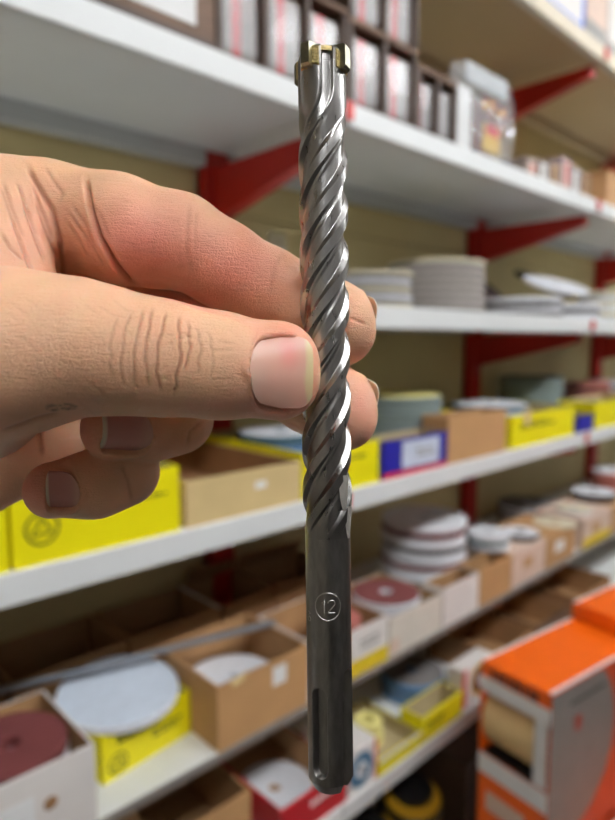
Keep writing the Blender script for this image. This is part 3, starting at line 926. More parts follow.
A = onZ(552, 695, EYE - 0.52)
RZ = math.radians(-8)
FH = 0.455
dispenser((A[0], A[1], 0.98 - FH), RZ, 0.258, 0.128, FH, 'tall orange sandpaper dispenser carton with a beige roll in its slot')
dv = Vector((math.cos(RZ), math.sin(RZ)))
dispenser((A[0] + 0.263 * dv.x, A[1] + 0.263 * dv.y, 0.98 - FH), RZ, 0.30, 0.128, FH + 0.03, 'orange dispenser carton standing behind the one with the beige roll', window=False)
nv = Vector((-dv.y, dv.x))
dispenser((A[0] + 0.05 * dv.x - 0.14 * nv.x, A[1] + 0.05 * dv.y - 0.14 * nv.y, 0.395), RZ, 0.40, 0.128, 0.30, 'lower orange carton in front of the tall dispenser carton', window=False)
# the low plinth they stand on
pl = empty('display_plinth', (A[0] + 0.25, A[1] + 0.02, 0.0), (0, 0, RZ), label='low grey display plinth under the orange cartons', cat='plinth')
box('body', -0.32, 0.42, -0.20, 0.135, 0.0, 0.385, SHELF_B, pl, bev=0.003)
box('top_board', -0.325, 0.425, -0.205, 0.14, 0.386, 0.3945, SHELF, pl, bev=0.002)


# ------------------------------------------------------------------ the drill bit
# The bit and the hand are laid out in millimetres in a frame at the eye (x right, y up, z away),
# then set into the world; ZD is the distance of the bit's axis.
ZD = 137.0
HANDFRAME = Matrix.Identity(4)
for i in range(3):
    HANDFRAME[i][0], HANDFRAME[i][1], HANDFRAME[i][2] = R3[i] * 0.001, UP[i] * 0.001, FW[i] * 0.001
HANDFRAME[2][3] = EYE
HF = np.array(HANDFRAME)


def to_world(p):
    p = np.asarray(p, float)
    return p @ HF[:3, :3].T + HF[:3, 3]


def Pm(px, py, z):
    return np.array([(px - CX) * z / FPX, (CY - py) * z / FPX, z])


def steel(name, rgb, rough, aniso_scale=(1, 1, 1), var=0.15, bump=0.05, spots=0.0):
    m = bpy.data.materials.new(name)
    m.use_nodes = True
    nt = m.node_tree
    b = nt.nodes['Principled BSDF']
    b.inputs['Metallic'].default_value = 1.0
    tc = nt.nodes.new('ShaderNodeTexCoord')
    mp = nt.nodes.new('ShaderNodeMapping')
    mp.inputs['Scale'].default_value = aniso_scale
    nt.links.new(tc.outputs['Object'], mp.inputs['Vector'])
    n = nt.nodes.new('ShaderNodeTexNoise')
    n.inputs['Scale'].default_value = 900.0
    n.inputs['Detail'].default_value = 5
    nt.links.new(mp.outputs['Vector'], n.inputs['Vector'])
    cr = nt.nodes.new('ShaderNodeMapRange')
    cr.inputs['From Min'].default_value = 0.3
    cr.inputs['From Max'].default_value = 0.7
    cr.inputs['To Min'].default_value = 1 - var
    cr.inputs['To Max'].default_value = 1 + var
    nt.links.new(n.outputs['Fac'], cr.inputs['Value'])
    mx = nt.nodes.new('ShaderNodeMix')
    mx.data_type = 'RGBA'
    mx.blend_type = 'MULTIPLY'
    mx.inputs[0].default_value = 1
    mx.inputs[6].default_value = (lin(rgb[0]), lin(rgb[1]), lin(rgb[2]), 1)
    nt.links.new(cr.outputs['Result'], mx.inputs[7])
    nt.links.new(mx.outputs[2], b.inputs['Base Color'])
    rr = nt.nodes.new('ShaderNodeMapRange')
    rr.inputs['To Min'].default_value = rough * 0.75
    rr.inputs['To Max'].default_value = rough * 1.3
    nt.links.new(n.outputs['Fac'], rr.inputs['Value'])
    nt.links.new(rr.outputs['Result'], b.inputs['Roughness'])
    bp = nt.nodes.new('ShaderNodeBump')
    bp.inputs['Strength'].default_value = bump
    bp.inputs['Distance'].default_value = 0.0002
    nt.links.new(n.outputs['Fac'], bp.inputs['Height'])
    nt.links.new(bp.outputs['Normal'], b.inputs['Normal'])
    return m


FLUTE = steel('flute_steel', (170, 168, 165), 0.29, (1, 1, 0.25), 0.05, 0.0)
SHANK = steel('shank_steel', (132, 130, 127), 0.33, (1, 1, 0.3), 0.14, 0.12)
CARBIDE = steel('carbide', (132, 130, 112), 0.32, (1, 1, 1), 0.12, 0.1)
BRAZE = steel('braze_gold', (176, 158, 110), 0.5, (2.2, 2.2, 2.2), 0.45, 1.0)
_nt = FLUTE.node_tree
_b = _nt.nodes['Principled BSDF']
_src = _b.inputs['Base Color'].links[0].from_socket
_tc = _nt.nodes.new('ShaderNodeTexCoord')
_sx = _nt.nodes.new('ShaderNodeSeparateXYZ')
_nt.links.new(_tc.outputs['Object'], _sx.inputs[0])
_shade_mr = _nt.nodes.new('ShaderNodeMapRange')  # hand's shade painted on the lower flutes, blending into the darker shank steel
_shade_mr.inputs['From Min'].default_value = 0.062
_shade_mr.inputs['From Max'].default_value = 0.082
_shade_mr.inputs['To Min'].default_value = 0.52
_shade_mr.inputs['To Max'].default_value = 1.0
_nt.links.new(_sx.outputs['Z'], _shade_mr.inputs['Value'])
_shade_mx = _nt.nodes.new('ShaderNodeMix')
_shade_mx.data_type = 'RGBA'
_shade_mx.blend_type = 'MULTIPLY'
_shade_mx.inputs[0].default_value = 1
_nt.links.new(_src, _shade_mx.inputs[6])
_nt.links.new(_shade_mr.outputs['Result'], _shade_mx.inputs[7])
_nt.links.new(_shade_mx.outputs[2], _b.inputs['Base Color'])
FACET = steel('facet_steel', (226, 222, 214), 0.5, (1, 1, 1), 0.06, 0.05)
ENGR = steel('engraved_steel', (176, 174, 170), 0.4, (1, 1, 1), 0.1, 0.1)

topc = Pm(321.5, 56, ZD)
botc = Pm(331, 784, ZD)
axis = topc - botc
DL = float(np.linalg.norm(axis))
axis = axis / DL
# local frame of the bit: z along the axis (tip up), y towards the eye
yv = np.array([0, 0, -1.0])
yv = yv - axis * np.dot(yv, axis)
yv /= np.linalg.norm(yv)
xv = np.cross(yv, axis)                     # to the right of the picture
bit = empty('drill_bit', (0, 0, 0), label='steel hammer drill bit with spiral flutes and cross-shaped carbide head, held in the fingers', cat='drill bit')
bw = to_world(botc)
BM = Matrix.Identity(4)
for i in range(3):
    BM[i][0] = (HF[:3, :3] @ xv)[i]
    BM[i][1] = (HF[:3, :3] @ yv)[i]
    BM[i][2] = (HF[:3, :3] @ axis)[i]
    BM[i][3] = bw[i]
# unit vectors in metres: the mm frame carries the 0.001 scale; undo it on the basis
for i in range(3):
    for j in range(3):
        BM[i][j] *= 1000.0
bit.matrix_world = BM


def ypx(py):                                # mm along the bit for a picture row
    py = 410 + (py - 410) * 132.0 / 137.0    # features lie on the near side of the bit
    return DL * (784 - py) / (784 - 56)


R_SH, R_FL = 5.0, 5.45
Z_FL0, Z_FL1, Z_HD = ypx(512), ypx(110), ypx(62)
LEAD = 42.0
mm = 0.001


def fluteprofile(t):
    """t in 0..1 over one of the four ridges; returns 0 (core) .. 1 (land)"""
    if t < 0.38:
        return 0.05 * t / 0.38
    if t < 0.52:
        return 0.05 + 0.95 * (t - 0.38) / 0.14
    if t < 0.78:
        return 1.0
    if t < 0.86:
        return 1 - (t - 0.78) / 0.08
    return 0.0


def sm(a, b, x):
    t = min(1, max(0, (x - a) / (b - a)))
    return t * t * (3 - 2 * t)


# fluted body with the straight-grooved head, as a twisted lattice whose columns follow the ridges
cols = []
for q in range(4):
    for t in (0.0, 0.06, 0.12, 0.18, 0.24, 0.30, 0.35, 0.375, 0.385, 0.42, 0.47, 0.505, 0.52, 0.535, 0.58, 0.64, 0.70, 0.76, 0.78, 0.79, 0.82, 0.85, 0.86, 0.88, 0.92, 0.96):
        cols.append((q + t) / 4)
NC = len(cols)
rows = []
z = Z_FL0 - 9.0
while z < Z_HD + 1.0:
    rows.append(z)
    z += 0.22
v, f = [], []
tw = 0.0
tws = []
for k, z in enumerate(rows):
    rate = 2 * math.pi / LEAD * (1 - sm(Z_FL1 - 2, Z_FL1 + 7, z))
    if k:
        tw += rate * (rows[k] - rows[k - 1])
    tws.append(tw)
PH0 = math.radians(-36) - tws[-1]           # ridge starts stand under the carbide teeth
for k, z in enumerate(rows):
    fade = sm(Z_FL0 - 6.5, Z_FL0 + 3.0, z)           # groove run-out at the shank
    for c in cols:
        t = (c * 4) % 1.0
        q = int(c * 4)
        prof = fluteprofile(t)
        core = 4.32 if q % 2 == 0 else 4.50
        # at the head the core swells back to almost full round, leaving narrow straight grooves
        hd = sm(Z_FL1 - 9, Z_FL1 + 4, z)
        land = R_FL
        r0 = core + (land - core) * prof
        groove = 1 - max(0.0, min(1.0, (0.165 - abs(t - 0.65)) / 0.03)) * 0.16
        rh = (R_FL - 0.1) * groove
        r = r0 * (1 - hd) + rh * hd
        r = (R_SH - 0.012) * (1 - fade) + r * fade
        a = PH0 + 2 * math.pi * c + tws[k] - math.radians(0.13 * 90)
        v.append((r * math.sin(a) * mm, r * math.cos(a) * mm, z * mm))
for k in range(len(rows) - 1):
    for c in range(NC):
        d = (c + 1) % NC
        f.append((k * NC + c, (k + 1) * NC + c, (k + 1) * NC + d, k * NC + d))
f.append(tuple(range((len(rows) - 1) * NC, len(rows) * NC))[::-1])
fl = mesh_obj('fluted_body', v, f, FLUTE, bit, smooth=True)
_sharp = {i for i, c in enumerate(cols) if any(abs((c * 4) % 1.0 - t_) < 1e-6 for t_ in (0.385, 0.52, 0.78, 0.86))}
_ev = np.zeros(len(fl.data.edges) * 2, dtype=np.int32)
fl.data.edges.foreach_get('vertices', _ev)
_ev = _ev.reshape(-1, 2)
_top = (len(rows) - 45) * NC
_same = (_ev[:, 0] % NC == _ev[:, 1] % NC) & np.isin(_ev[:, 0] % NC, list(_sharp)) & (_ev.max(1) < _top)
_sa = fl.data.attributes.new('sharp_edge', 'BOOLEAN', 'EDGE') if 'sharp_edge' not in fl.data.attributes else fl.data.attributes['sharp_edge']
_sa.data.foreach_set('value', _same)

# shank: a lattice of radii with the two closed ball grooves and two open key slots cut in
NA, NZ = 320, 420
Z_SH1 = Z_FL0 - 6.0
v, f = [], []
slots = []
# closed grooves (front-left and its opposite): centre angle, half width in mm, z range, depth
ac = math.asin((319 - 330.3) * 0.2215 / R_SH)
ao = math.radians(57)
for (a0, hw, z0, z1, dp, opened) in ((ac, 1.95, ypx(781), ypx(690), 1.45, False), (ac + math.pi, 1.95, ypx(781), ypx(690), 1.45, False),
                                     (ao, 2.2, -5, ypx(672), 2.7, True), (ao + math.pi, 2.2, -5, ypx(672), 2.7, True)):
    slots.append((a0, hw, z0, z1, dp, opened))
for k in range(NZ + 1):
    z = Z_SH1 * (k / NZ)
    ch = 0.0
    if z < 2.2:
        ch = (2.2 - z) * 0.55
    for i in range(NA):
        a = 2 * math.pi * i / NA
        cut = 0.0
        for (a0, hw, z0, z1, dp, opened) in slots:
            da = (a - a0 + math.pi) % (2 * math.pi) - math.pi
            s = da * R_SH
            zc = min(max(z, z0 + hw), z1 - hw)
            d = math.hypot(s, z - zc) - hw
            cut = max(cut, dp * (1 - sm(-0.35, 0.0, d)) if opened else dp * (1 - sm(-0.35, 0.0, d)))
        r = R_SH - max(ch, 0) - cut
        v.append((r * math.sin(a) * mm, r * math.cos(a) * mm, z * mm))
for k in range(NZ):
    for i in range(NA):
        j = (i + 1) % NA
        f.append((k * NA + i, (k + 1) * NA + i, (k + 1) * NA + j, k * NA + j))
f.append(tuple(range(NA)))
f.append(tuple(range(NZ * NA, (NZ + 1) * NA))[::-1])
sh_ = mesh_obj('shank', v, f, SHANK, bit, smooth=True)
sh_.data.set_sharp_from_angle(angle=math.radians(38))
# wedge-shaped run-out facets where two flutes leave the shank
for (pxa, pya, pyb, ang) in ((345, 512, 476, 44), (348, 541, 508, 62)):
    a = math.radians(ang)
    n = 10
    v, f = [], []
    for k in range(n + 1):
        t = k / n
        z = ypx(pya) + (ypx(pyb) - ypx(pya)) * t
        wd = 0.24 * math.sqrt(max(0.0, math.sin(math.pi * min(0.98, 0.04 + 0.7 * t))))
        for s in (-1, 0, 1):
            aa = a + s * wd - 0.30 * (t - 0.3) * 0.2
            rr = (R_SH + 0.06 + 0.12 * (s == 0) + 0.50 * t * (s >= 0)) * mm
            v.append((rr * math.sin(aa), rr * math.cos(aa), z * mm))
    for k in range(n):
        for s in range(2):
            f.append((k * 3 + s, (k + 1) * 3 + s, (k + 1) * 3 + s + 1, k * 3 + s + 1))
    mesh_obj('runout_facet', v, f, FACET, bit, smooth=True)

# carbide head: four teeth in a cross with gold braze fillets between tooth and body
HZ0, HZ1 = ypx(70), ypx(42)


def tooth_mesh(a, half, r0, r1, z0, z1, cham, name, m, rise=1.2):
    ca, sa = math.cos(a), math.sin(a)
    # local: u along the radius, s across
    prof = [(r0, z1 + rise), (r1 - 0.25, z1 + 0.1), (r1, z1 - 0.35), (r1, z0 + 0.6), (r1 - 0.5, z0), (r0, z0)]
    vv = []
    for s in (-half, half):
        for (u, zz) in prof:
            vv.append(((u * sa + s * ca) * mm, (u * ca - s * sa) * mm, (zz - (cham if s > 0 else 0) * (u > r0)) * mm))
    n = len(prof)
    ff = [tuple(range(n))[::-1], tuple(range(n, 2 * n))] + [(i, (i + 1) % n, (i + 1) % n + n, i + n) for i in range(n)]
    return mesh_obj(name, vv, ff, m, bit)


for q in range(4):
    a = math.radians(-34 + 90 * q)
    tooth_mesh(a, 1.05, 0.0, 6.7, HZ0 + 0.9, HZ1, 0.25, 'carbide_tooth', CARBIDE, 1.3)
    tooth_mesh(a + math.radians(14), 1.2, 0.6, 5.6, HZ0 + 1.2, HZ1 - 0.5, 0.5, 'braze_fillet', BRAZE, 0.9)
    tooth_mesh(a - math.radians(13), 0.9, 0.6, 5.5, HZ0 + 0.6, HZ1 - 0.9, 0.3, 'braze_fillet', BRAZE, 0.9)
# body of the head reaching up between the teeth, with a vertical groove in each quarter
v, f = [], []
NH = 96
hz = [Z_HD - 0.5, Z_HD + 1, HZ1 - 2.0, HZ1 - 0.9, HZ1 - 0.2]
for k, z in enumerate(hz):
    for i in range(NH):
        a = 2 * math.pi * i / NH
        dq = ((a - math.radians(-34 + 45)) % (math.pi / 2))
        dq = min(dq, math.pi / 2 - dq)
        g = 1 - 0.16 * (1 - sm(0.215, 0.26, dq))
        r = (R_FL - 0.12 - (0.5 if k == 4 else 0)) * g
        v.append((r * math.sin(a) * mm, r * math.cos(a) * mm, z * mm))
v.append((0, 0, (HZ1 + 0.2) * mm))
for k in range(len(hz) - 1):
    for i in range(NH):
        j = (i + 1) % NH
        f.append((k * NH + i, (k + 1) * NH + i, (k + 1) * NH + j, k * NH + j))
for i in range(NH):
    f.append(((len(hz) - 1) * NH + i, len(v) - 1, (len(hz) - 1) * NH + (i + 1) % NH))
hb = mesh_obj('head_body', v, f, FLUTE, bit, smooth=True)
hb.data.set_sharp_from_angle(angle=math.radians(28))

lathe('braze_cap', [(0, (HZ1 - 1.6) * mm), (5.0 * mm, (HZ1 - 1.6) * mm), (5.0 * mm, (HZ1 - 0.6) * mm), (3.0 * mm, (HZ1 + 0.3) * mm), (0, (HZ1 + 1.15) * mm)], BRAZE, bit, n=32)
# size mark: raised 12 inside a ring, and a tiny maker's sign beside it, wrapped round the shank
def wrap_strip(name, poly, wd, a0, z0, closed=False, parent=bit, m=ENGR, h=0.09):
    """poly: list of (s, z) in mm relative to angle a0 / height z0; builds a raised bead along it"""
    n = len(poly)
    vv, ff = [], []
    for i, (s, z) in enumerate(poly):
        p0 = poly[i - 1] if (i or closed) else poly[i]
        p1 = poly[(i + 1) % n] if (i < n - 1 or closed) else poly[i]
        dx, dz = p1[0] - p0[0], p1[1] - p0[1]
        L_ = math.hypot(dx, dz) or 1
        nx, nz = -dz / L_ * wd, dx / L_ * wd
        for (k, hh) in ((-1, -0.02), (-0.5, h), (0.5, h), (1, -0.02)):
            ss, zz = s + nx * k, z + nz * k
            a = a0 + ss / R_SH
            r = (R_SH + hh) * mm
            vv.append((r * math.sin(a), r * math.cos(a), (z0 + zz) * mm))
    for i in range(n if closed else n - 1):
        j = (i + 1) % n
        for s in range(3):
            ff.append((i * 4 + s, j * 4 + s, j * 4 + s + 1, i * 4 + s + 1))
    return mesh_obj(name, vv, ff, m, parent, smooth=True)


A12 = math.asin(-0.35 / R_SH)
Z12 = ypx(607)
wrap_strip('mark_ring', [(2.85 * math.cos(2 * math.pi * i / 48), 2.95 * math.sin(2 * math.pi * i / 48)) for i in range(48)], 0.15, A12, Z12, True)
wrap_strip('numeral_one', [(-1.25, 0.75), (-0.75, 1.35), (-0.75, -1.35)], 0.15, A12, Z12)
two = [(0.02, 0.75)] + [(0.78 + 0.75 * math.cos(t), 0.68 + 0.68 * math.sin(t)) for t in [math.radians(d) for d in range(165, -46, -15)]] + [(0.6, -0.6), (0.10, -1.2), (0.08, -1.28), (0.2, -1.32), (0.6, -1.32), (1.6, -1.32)]
wrap_strip('numeral_two', two, 0.15, A12, Z12)
AM = math.asin(-4.3 / R_SH)
wrap_strip('maker_sign', [(0.55 * math.cos(2 * math.pi * i / 20), 0.5 * math.sin(2 * math.pi * i / 20)) for i in range(20)], 0.10, AM, ypx(622), True)
wrap_strip('maker_sign', [(-0.3, 1.6), (0.4, 1.2), (-0.3, 0.8)], 0.10, AM, ypx(622))


# ------------------------------------------------------------------ the hand
# Built as one continuous surface: tapering rounded limbs blended into a distance field (mm, eye frame),
# then skinned with a surface net.  Left hand, palm towards the eye, fingers pointing right.
def axis_grid(lo, flo, fhi, hi, fine, grow):
    a = list(np.arange(flo, fhi + fine * 0.5, fine))
    st = fine
    x = flo
    left = []
    while x > lo:
        st = min(st * grow, 4.0)
        x -= st
        left.append(x)
    st = fine
    x = a[-1]
    right = []
    while x < hi:
        st = min(st * grow, 4.0)
        x += st
        right.append(x)
    return np.array(left[::-1] + a + right, np.float32)


FINE = 0.37
gx = axis_grid(-235, -80, 20, 24, FINE, 1.12)
gy = axis_grid(-75, -28, 66, 72, FINE, 1.15)
gz = axis_grid(60, 107, 172, 186, FINE, 1.15)
BIG = 50.0
shape = (len(gx), len(gy), len(gz))


def clip_range(g, lo, hi):
    return max(0, int(np.searchsorted(g, lo)) - 1), min(len(g), int(np.searchsorted(g, hi)) + 1)


class Field:
    def __init__(self):
        self.v = np.full(shape, BIG, np.float32)

    def cone(self, a, b, r1, r2, k=0.0, sq=None):
        a, b = np.asarray(a, np.float32), np.asarray(b, np.float32)
        m = max(r1, r2) + 12
        (x0, x1), (y0, y1), (z0, z1) = [clip_range(g, min(a[i], b[i]) - m, max(a[i], b[i]) + m) for i, g in enumerate((gx, gy, gz))]
        X = gx[x0:x1][:, None, None]
        Y = gy[y0:y1][None, :, None]
        Z = gz[z0:z1][None, None, :]
        ba = b - a
        l2 = float(np.dot(ba, ba)) + 1e-6
        px, py, pz = X - a[0], Y - a[1], Z - a[2]
        t = np.clip((px * ba[0] + py * ba[1] + pz * ba[2]) / l2, 0, 1)
        dx, dy, dz = px - ba[0] * t, py - ba[1] * t, pz - ba[2] * t
        if sq is not None:                    # flatten: stretch factor per axis (thinner along z when > 1)
            d = np.sqrt((dx * sq[0]) ** 2 + (dy * sq[1]) ** 2 + (dz * sq[2]) ** 2) - (r1 + (r2 - r1) * t)
        else:
            d = np.sqrt(dx * dx + dy * dy + dz * dz) - (r1 + (r2 - r1) * t)
        self.add(d, (slice(x0, x1), slice(y0, y1), slice(z0, z1)), k)

    def add(self, d, sl, k):
        o = self.v[sl]
        if k <= 0:
            self.v[sl] = np.minimum(o, d)
        else:
            h = np.maximum(k - np.abs(o - d), 0) / k
            self.v[sl] = np.minimum(o, d) - h * h * k * 0.25

    def merge(self, other, k):
        self.add(other.v, (slice(None),) * 3, k)


def chain(F_, pts, rad, k=3.0):
    for i in range(len(pts) - 1):
        F_.cone(pts[i], pts[i + 1], rad[i], rad[i + 1], k)


# joints (mm)
I_M, I_P, I_D, I_T = (-63, 48, 152), Pm(180, 241, 147), Pm(268, 289, 151), Pm(339, 326, 151.3)
M_M, M_P, M_D, M_T = (-69, 29, 163), Pm(195, 333, 160), Pm(270, 374, 155), Pm(341, 411, 151.6)
R_M, R_P, R_D, R_T = (-76, 8, 166), (-38, 4, 173), (-32.0, -2.0, 151), (-44.5, -4.4, 141)
K_M, K_P, K_D, K_T = (-86, -15, 160), (-50, -8, 171), (-44.5, -15.0, 149.5), (-58.5, -18.4, 141.5)
T_C, T_M, T_I, T_T = (-110, 0, 132), Pm(18, 352, 120), Pm(168, 359, 124), Pm(276, 371, 128.6)

palm = Field()
for a, b, r1, r2 in (((-142, 24, 150), I_M, 15, 12.5), ((-144, 12, 153), M_M, 16, 13), ((-144, -2, 153), R_M, 16, 13), ((-142, -14, 150), K_M, 15, 12.5)):
    palm.cone(a, b, r1, r2, 9.0)
palm.cone((-138, 4, 146), (-86, 10, 156), 20, 13, 10)                 # heel of the palm
palm.cone((-140, -16, 142), (-92, -18, 153), 15, 11, 9)              # little-finger side pad
palm.cone((-142, 2, 148), (-205, -22, 118), 25, 28, 14, )             # wrist and forearm
palm.cone((-205, -22, 118), (-226, -30, 106), 28, 30, 8)
# web between thumb and index
palm.cone(Pm(10, 296, 131), Pm(0, 200, 146), 10, 9.5, 8)
palm.cone((-80, 30, 132), (-84, 44, 150), 13, 12, 10)

idx = Field()
chain(idx, [I_M, Pm(118, 228, 149), I_P], [12.6, 12.2, 10.6])
idx.cone(Pm(128, 236, 143.5), Pm(152, 241, 145.0), 11.6, 10.8, 3)      # pad of the first segment
chain(idx, [I_P, Pm(222, 264, 148.5), I_D, Pm(310, 311, 151.5)], [10.6, 9.8, 9.5, 9.2])
idx.cone(Pm(310, 311, 151.5), I_T, 9.2, 8.5, 3)
idx.cone(Pm(340, 312, 151.5), Pm(343, 335, 151.5), 6.8, 6.8, 4)
mid = Field()
chain(mid, [M_M, Pm(130, 315, 163), M_P, Pm(232, 353, 157.5), M_D, Pm(312, 396, 152.5)], [12.5, 11.2, 10.2, 9.6, 9.3, 9.0])
mid.cone(Pm(312, 396, 152.5), M_T, 9.0, 8.4, 3)
mid.cone(Pm(343, 397, 151.8), Pm(346, 421, 151.8), 6.6, 6.6, 4)
rng = Field()
chain(rng, [R_M, (-57, 6, 170), R_P], [12, 10.5, 9.2])
chain(rng, [R_P, (-34.5, 1.5, 162), R_D], [9.2, 8.6, 8.0], 4)
chain(rng, [R_D, (-37.5, -3.5, 146), R_T], [8.0, 7.9, 7.2], 4)
pnk = Field()
chain(pnk, [K_M, (-66, -11, 166), K_P], [11.5, 9.6, 8.4])
chain(pnk, [K_P, (-47, -11.0, 160), K_D], [8.4, 7.9, 7.5], 4)
chain(pnk, [K_D, (-50, -17.4, 145), K_T], [7.5, 7.3, 6.5], 4)
thb = Field()
chain(thb, [T_C, (-84, 9, 124), T_M], [21, 18.5, 15.2], 6)
chain(thb, [T_M, Pm(80, 347, 121), Pm(125, 354, 122.5), T_I], [15.2, 12.2, 10.9, 10.7], 5)
chain(thb, [T_I, Pm(222, 366, 126.5), T_T], [10.7, 10.2, 8.6], 4)
thb.cone(Pm(280, 357, 128.6), Pm(281, 384, 128.6), 7.0, 7.0, 4)
thb.cone(Pm(230, 368, 131), Pm(268, 372, 131.5), 8.8, 8.2, 4)           # thumb pulp
thb.cone((-98, -2, 134), (-70, 2, 131), 17, 13, 8)                       # ball of the thumb

hand = Field()
hand.v = palm.v.copy()
hand.merge(idx, 2.2)
hand.merge(mid, 1.6)
hand.merge(rng, 1.6)
hand.merge(pnk, 1.6)
# the thumb blends into the palm at its root only
kmap = (7.0 * np.clip((-58 - gx) / 18, 0, 1) + 0.6)[:, None, None].astype(np.float32)
o, d = hand.v, thb.v
h = np.maximum(kmap - np.abs(o - d), 0) / kmap
hand.v = np.minimum(o, d) - h * h * kmap * 0.25
V = hand.v


def surface_net(V):
    ins = V < 0
    c = [ins[i:V.shape[0] - 1 + i, j:V.shape[1] - 1 + j, k:V.shape[2] - 1 + k] for i in (0, 1) for j in (0, 1) for k in (0, 1)]
    cnt = np.zeros(c[0].shape, np.int8)
    for q in c:
        cnt += q
    act = (cnt > 0) & (cnt < 8)
    I, J, K = np.nonzero(act)
    ids = np.full(act.shape, -1, np.int32)
    ids[I, J, K] = np.arange(len(I))
    acc = np.zeros((len(I), 3), np.float32)
    num = np.zeros(len(I), np.float32)
    corner = [(i, j, k) for i in (0, 1) for j in (0, 1) for k in (0, 1)]
    for a in corner:
        for ax in range(3):
            if a[ax]:
                continue
            b = list(a)
            b[ax] = 1
            va = V[I + a[0], J + a[1], K + a[2]]
            vb = V[I + b[0], J + b[1], K + b[2]]
            m = (va < 0) != (vb < 0)
            t = np.where(m, va / np.where(m, va - vb, 1), 0)
            for q in range(3):
                acc[:, q] += np.where(m, a[q] + (t if q == ax else 0), 0)
            num += m
    acc /= num[:, None]

    def coord(g, i, fr):
        return g[i] + (g[i + 1] - g[i]) * fr
    P = np.stack([coord(gx, I, acc[:, 0]), coord(gy, J, acc[:, 1]), coord(gz, K, acc[:, 2])], 1)
    quads = []
    for ax in range(3):
        A = ins[:-1, 1:-1, 1:-1] if ax == 0 else ins[1:-1, :-1, 1:-1] if ax == 1 else ins[1:-1, 1:-1, :-1]
        B = ins[1:, 1:-1, 1:-1] if ax == 0 else ins[1:-1, 1:, 1:-1] if ax == 1 else ins[1:-1, 1:-1, 1:]
        e = A != B
        i, j, k = np.nonzero(e)
        fl_ = A[i, j, k]
        if ax == 0:
            j, k = j + 1, k + 1
            q = [ids[i, j - 1, k - 1], ids[i, j, k - 1], ids[i, j, k], ids[i, j - 1, k]]
        elif ax == 1:
            i, k = i + 1, k + 1
            q = [ids[i - 1, j, k - 1], ids[i - 1, j, k], ids[i, j, k], ids[i, j, k - 1]]
        else:
            i, j = i + 1, j + 1
            q = [ids[i - 1, j - 1, k], ids[i, j - 1, k], ids[i, j, k], ids[i - 1, j, k]]
        q = np.stack(q, 1)
        q[~fl_] = q[~fl_][:, ::-1]
        quads.append(q)
    return P, np.concatenate(quads)


P, Q = surface_net(V)
NV = len(P)


def vnormals(P, Q):
    n = np.cross(P[Q[:, 2]] - P[Q[:, 0]], P[Q[:, 3]] - P[Q[:, 1]])
    N = np.zeros_like(P)
    for c in range(4):
        for ax in range(3):
            N[:, ax] += np.bincount(Q[:, c], n[:, ax], NV)
    return N / np.maximum(np.linalg.norm(N, axis=1, keepdims=True), 1e-9)


def smooth_pts(P, Q, it, lam=0.5):
    e = np.concatenate([Q[:, [0, 1]], Q[:, [1, 2]], Q[:, [2, 3]], Q[:, [3, 0]]])
    deg = np.bincount(e[:, 0], minlength=NV) + np.bincount(e[:, 1], minlength=NV)
    for _ in range(it):
        S_ = np.zeros_like(P)
        for ax in range(3):
            S_[:, ax] = np.bincount(e[:, 0], P[e[:, 1], ax], NV) + np.bincount(e[:, 1], P[e[:, 0], ax], NV)
        P = P + lam * (S_ / deg[:, None] - P)
    return P


P = smooth_pts(P, Q, 4)
N = vnormals(P, Q)
# outward check
if np.mean(np.einsum('ij,ij->i', N, P - P.mean(0))) < 0:
    Q = Q[:, ::-1]
    N = -N
view = P / np.linalg.norm(P, axis=1, keepdims=True)
facing = -np.einsum('ij,ij->i', N, view)
uv = np.stack([CX + FPX * P[:, 0] / P[:, 2], CY - FPX * P[:, 1] / P[:, 2]], 1)

rgb = np.tile(np.array([lin(232), lin(184), lin(148)]), (NV, 1))
disp = np.zeros(NV)
crease = np.zeros(NV)


def seg_dist(uv, a, b):
    a, b = np.array(a, float), np.array(b, float)
    ba = b - a
    t = np.clip(((uv - a) @ ba) / (ba @ ba + 1e-9), 0, 1)
    return np.hypot(uv[:, 0] - a[0] - ba[0] * t, uv[:, 1] - a[1] - ba[1] * t)


def wrinkle(pts, depth_, width, col=0.5, near=None):
    """a skin crease along a line on the side of the hand turned to the eye (line in picture px, depth in mm)"""
    global disp, crease
    pts = np.array(pts, float)
    lo, hi = pts.min(0) - 14, pts.max(0) + 14
    m = (facing > 0.05) & (uv[:, 0] > lo[0]) & (uv[:, 0] < hi[0]) & (uv[:, 1] > lo[1]) & (uv[:, 1] < hi[1])
    if near is not None:
        m &= (P[:, 2] > near[0]) & (P[:, 2] < near[1])
    ii = np.nonzero(m)[0]
    if not len(ii):
        return
    d = np.full(len(ii), 1e9)
    for a, b in zip(pts[:-1], pts[1:]):
        d = np.minimum(d, seg_dist(uv[ii], a, b))
    g = np.exp(-(d / width) ** 2)
    shoulder = np.exp(-((d - 2.2 * width) / (1.2 * width)) ** 2)
    # fade the ends
    te = np.minimum(np.hypot(*(uv[ii] - pts[0]).T), np.hypot(*(uv[ii] - pts[-1]).T))
    en = np.clip(te / (3.0 * width + 2), 0.15, 1)
    disp[ii] += (-depth_ * g + (0.16 if depth_ < 0.3 else 0.04) * depth_ * shoulder) * en
    crease[ii] = np.maximum(crease[ii], g * en * col)


TH_ = (100, 133)
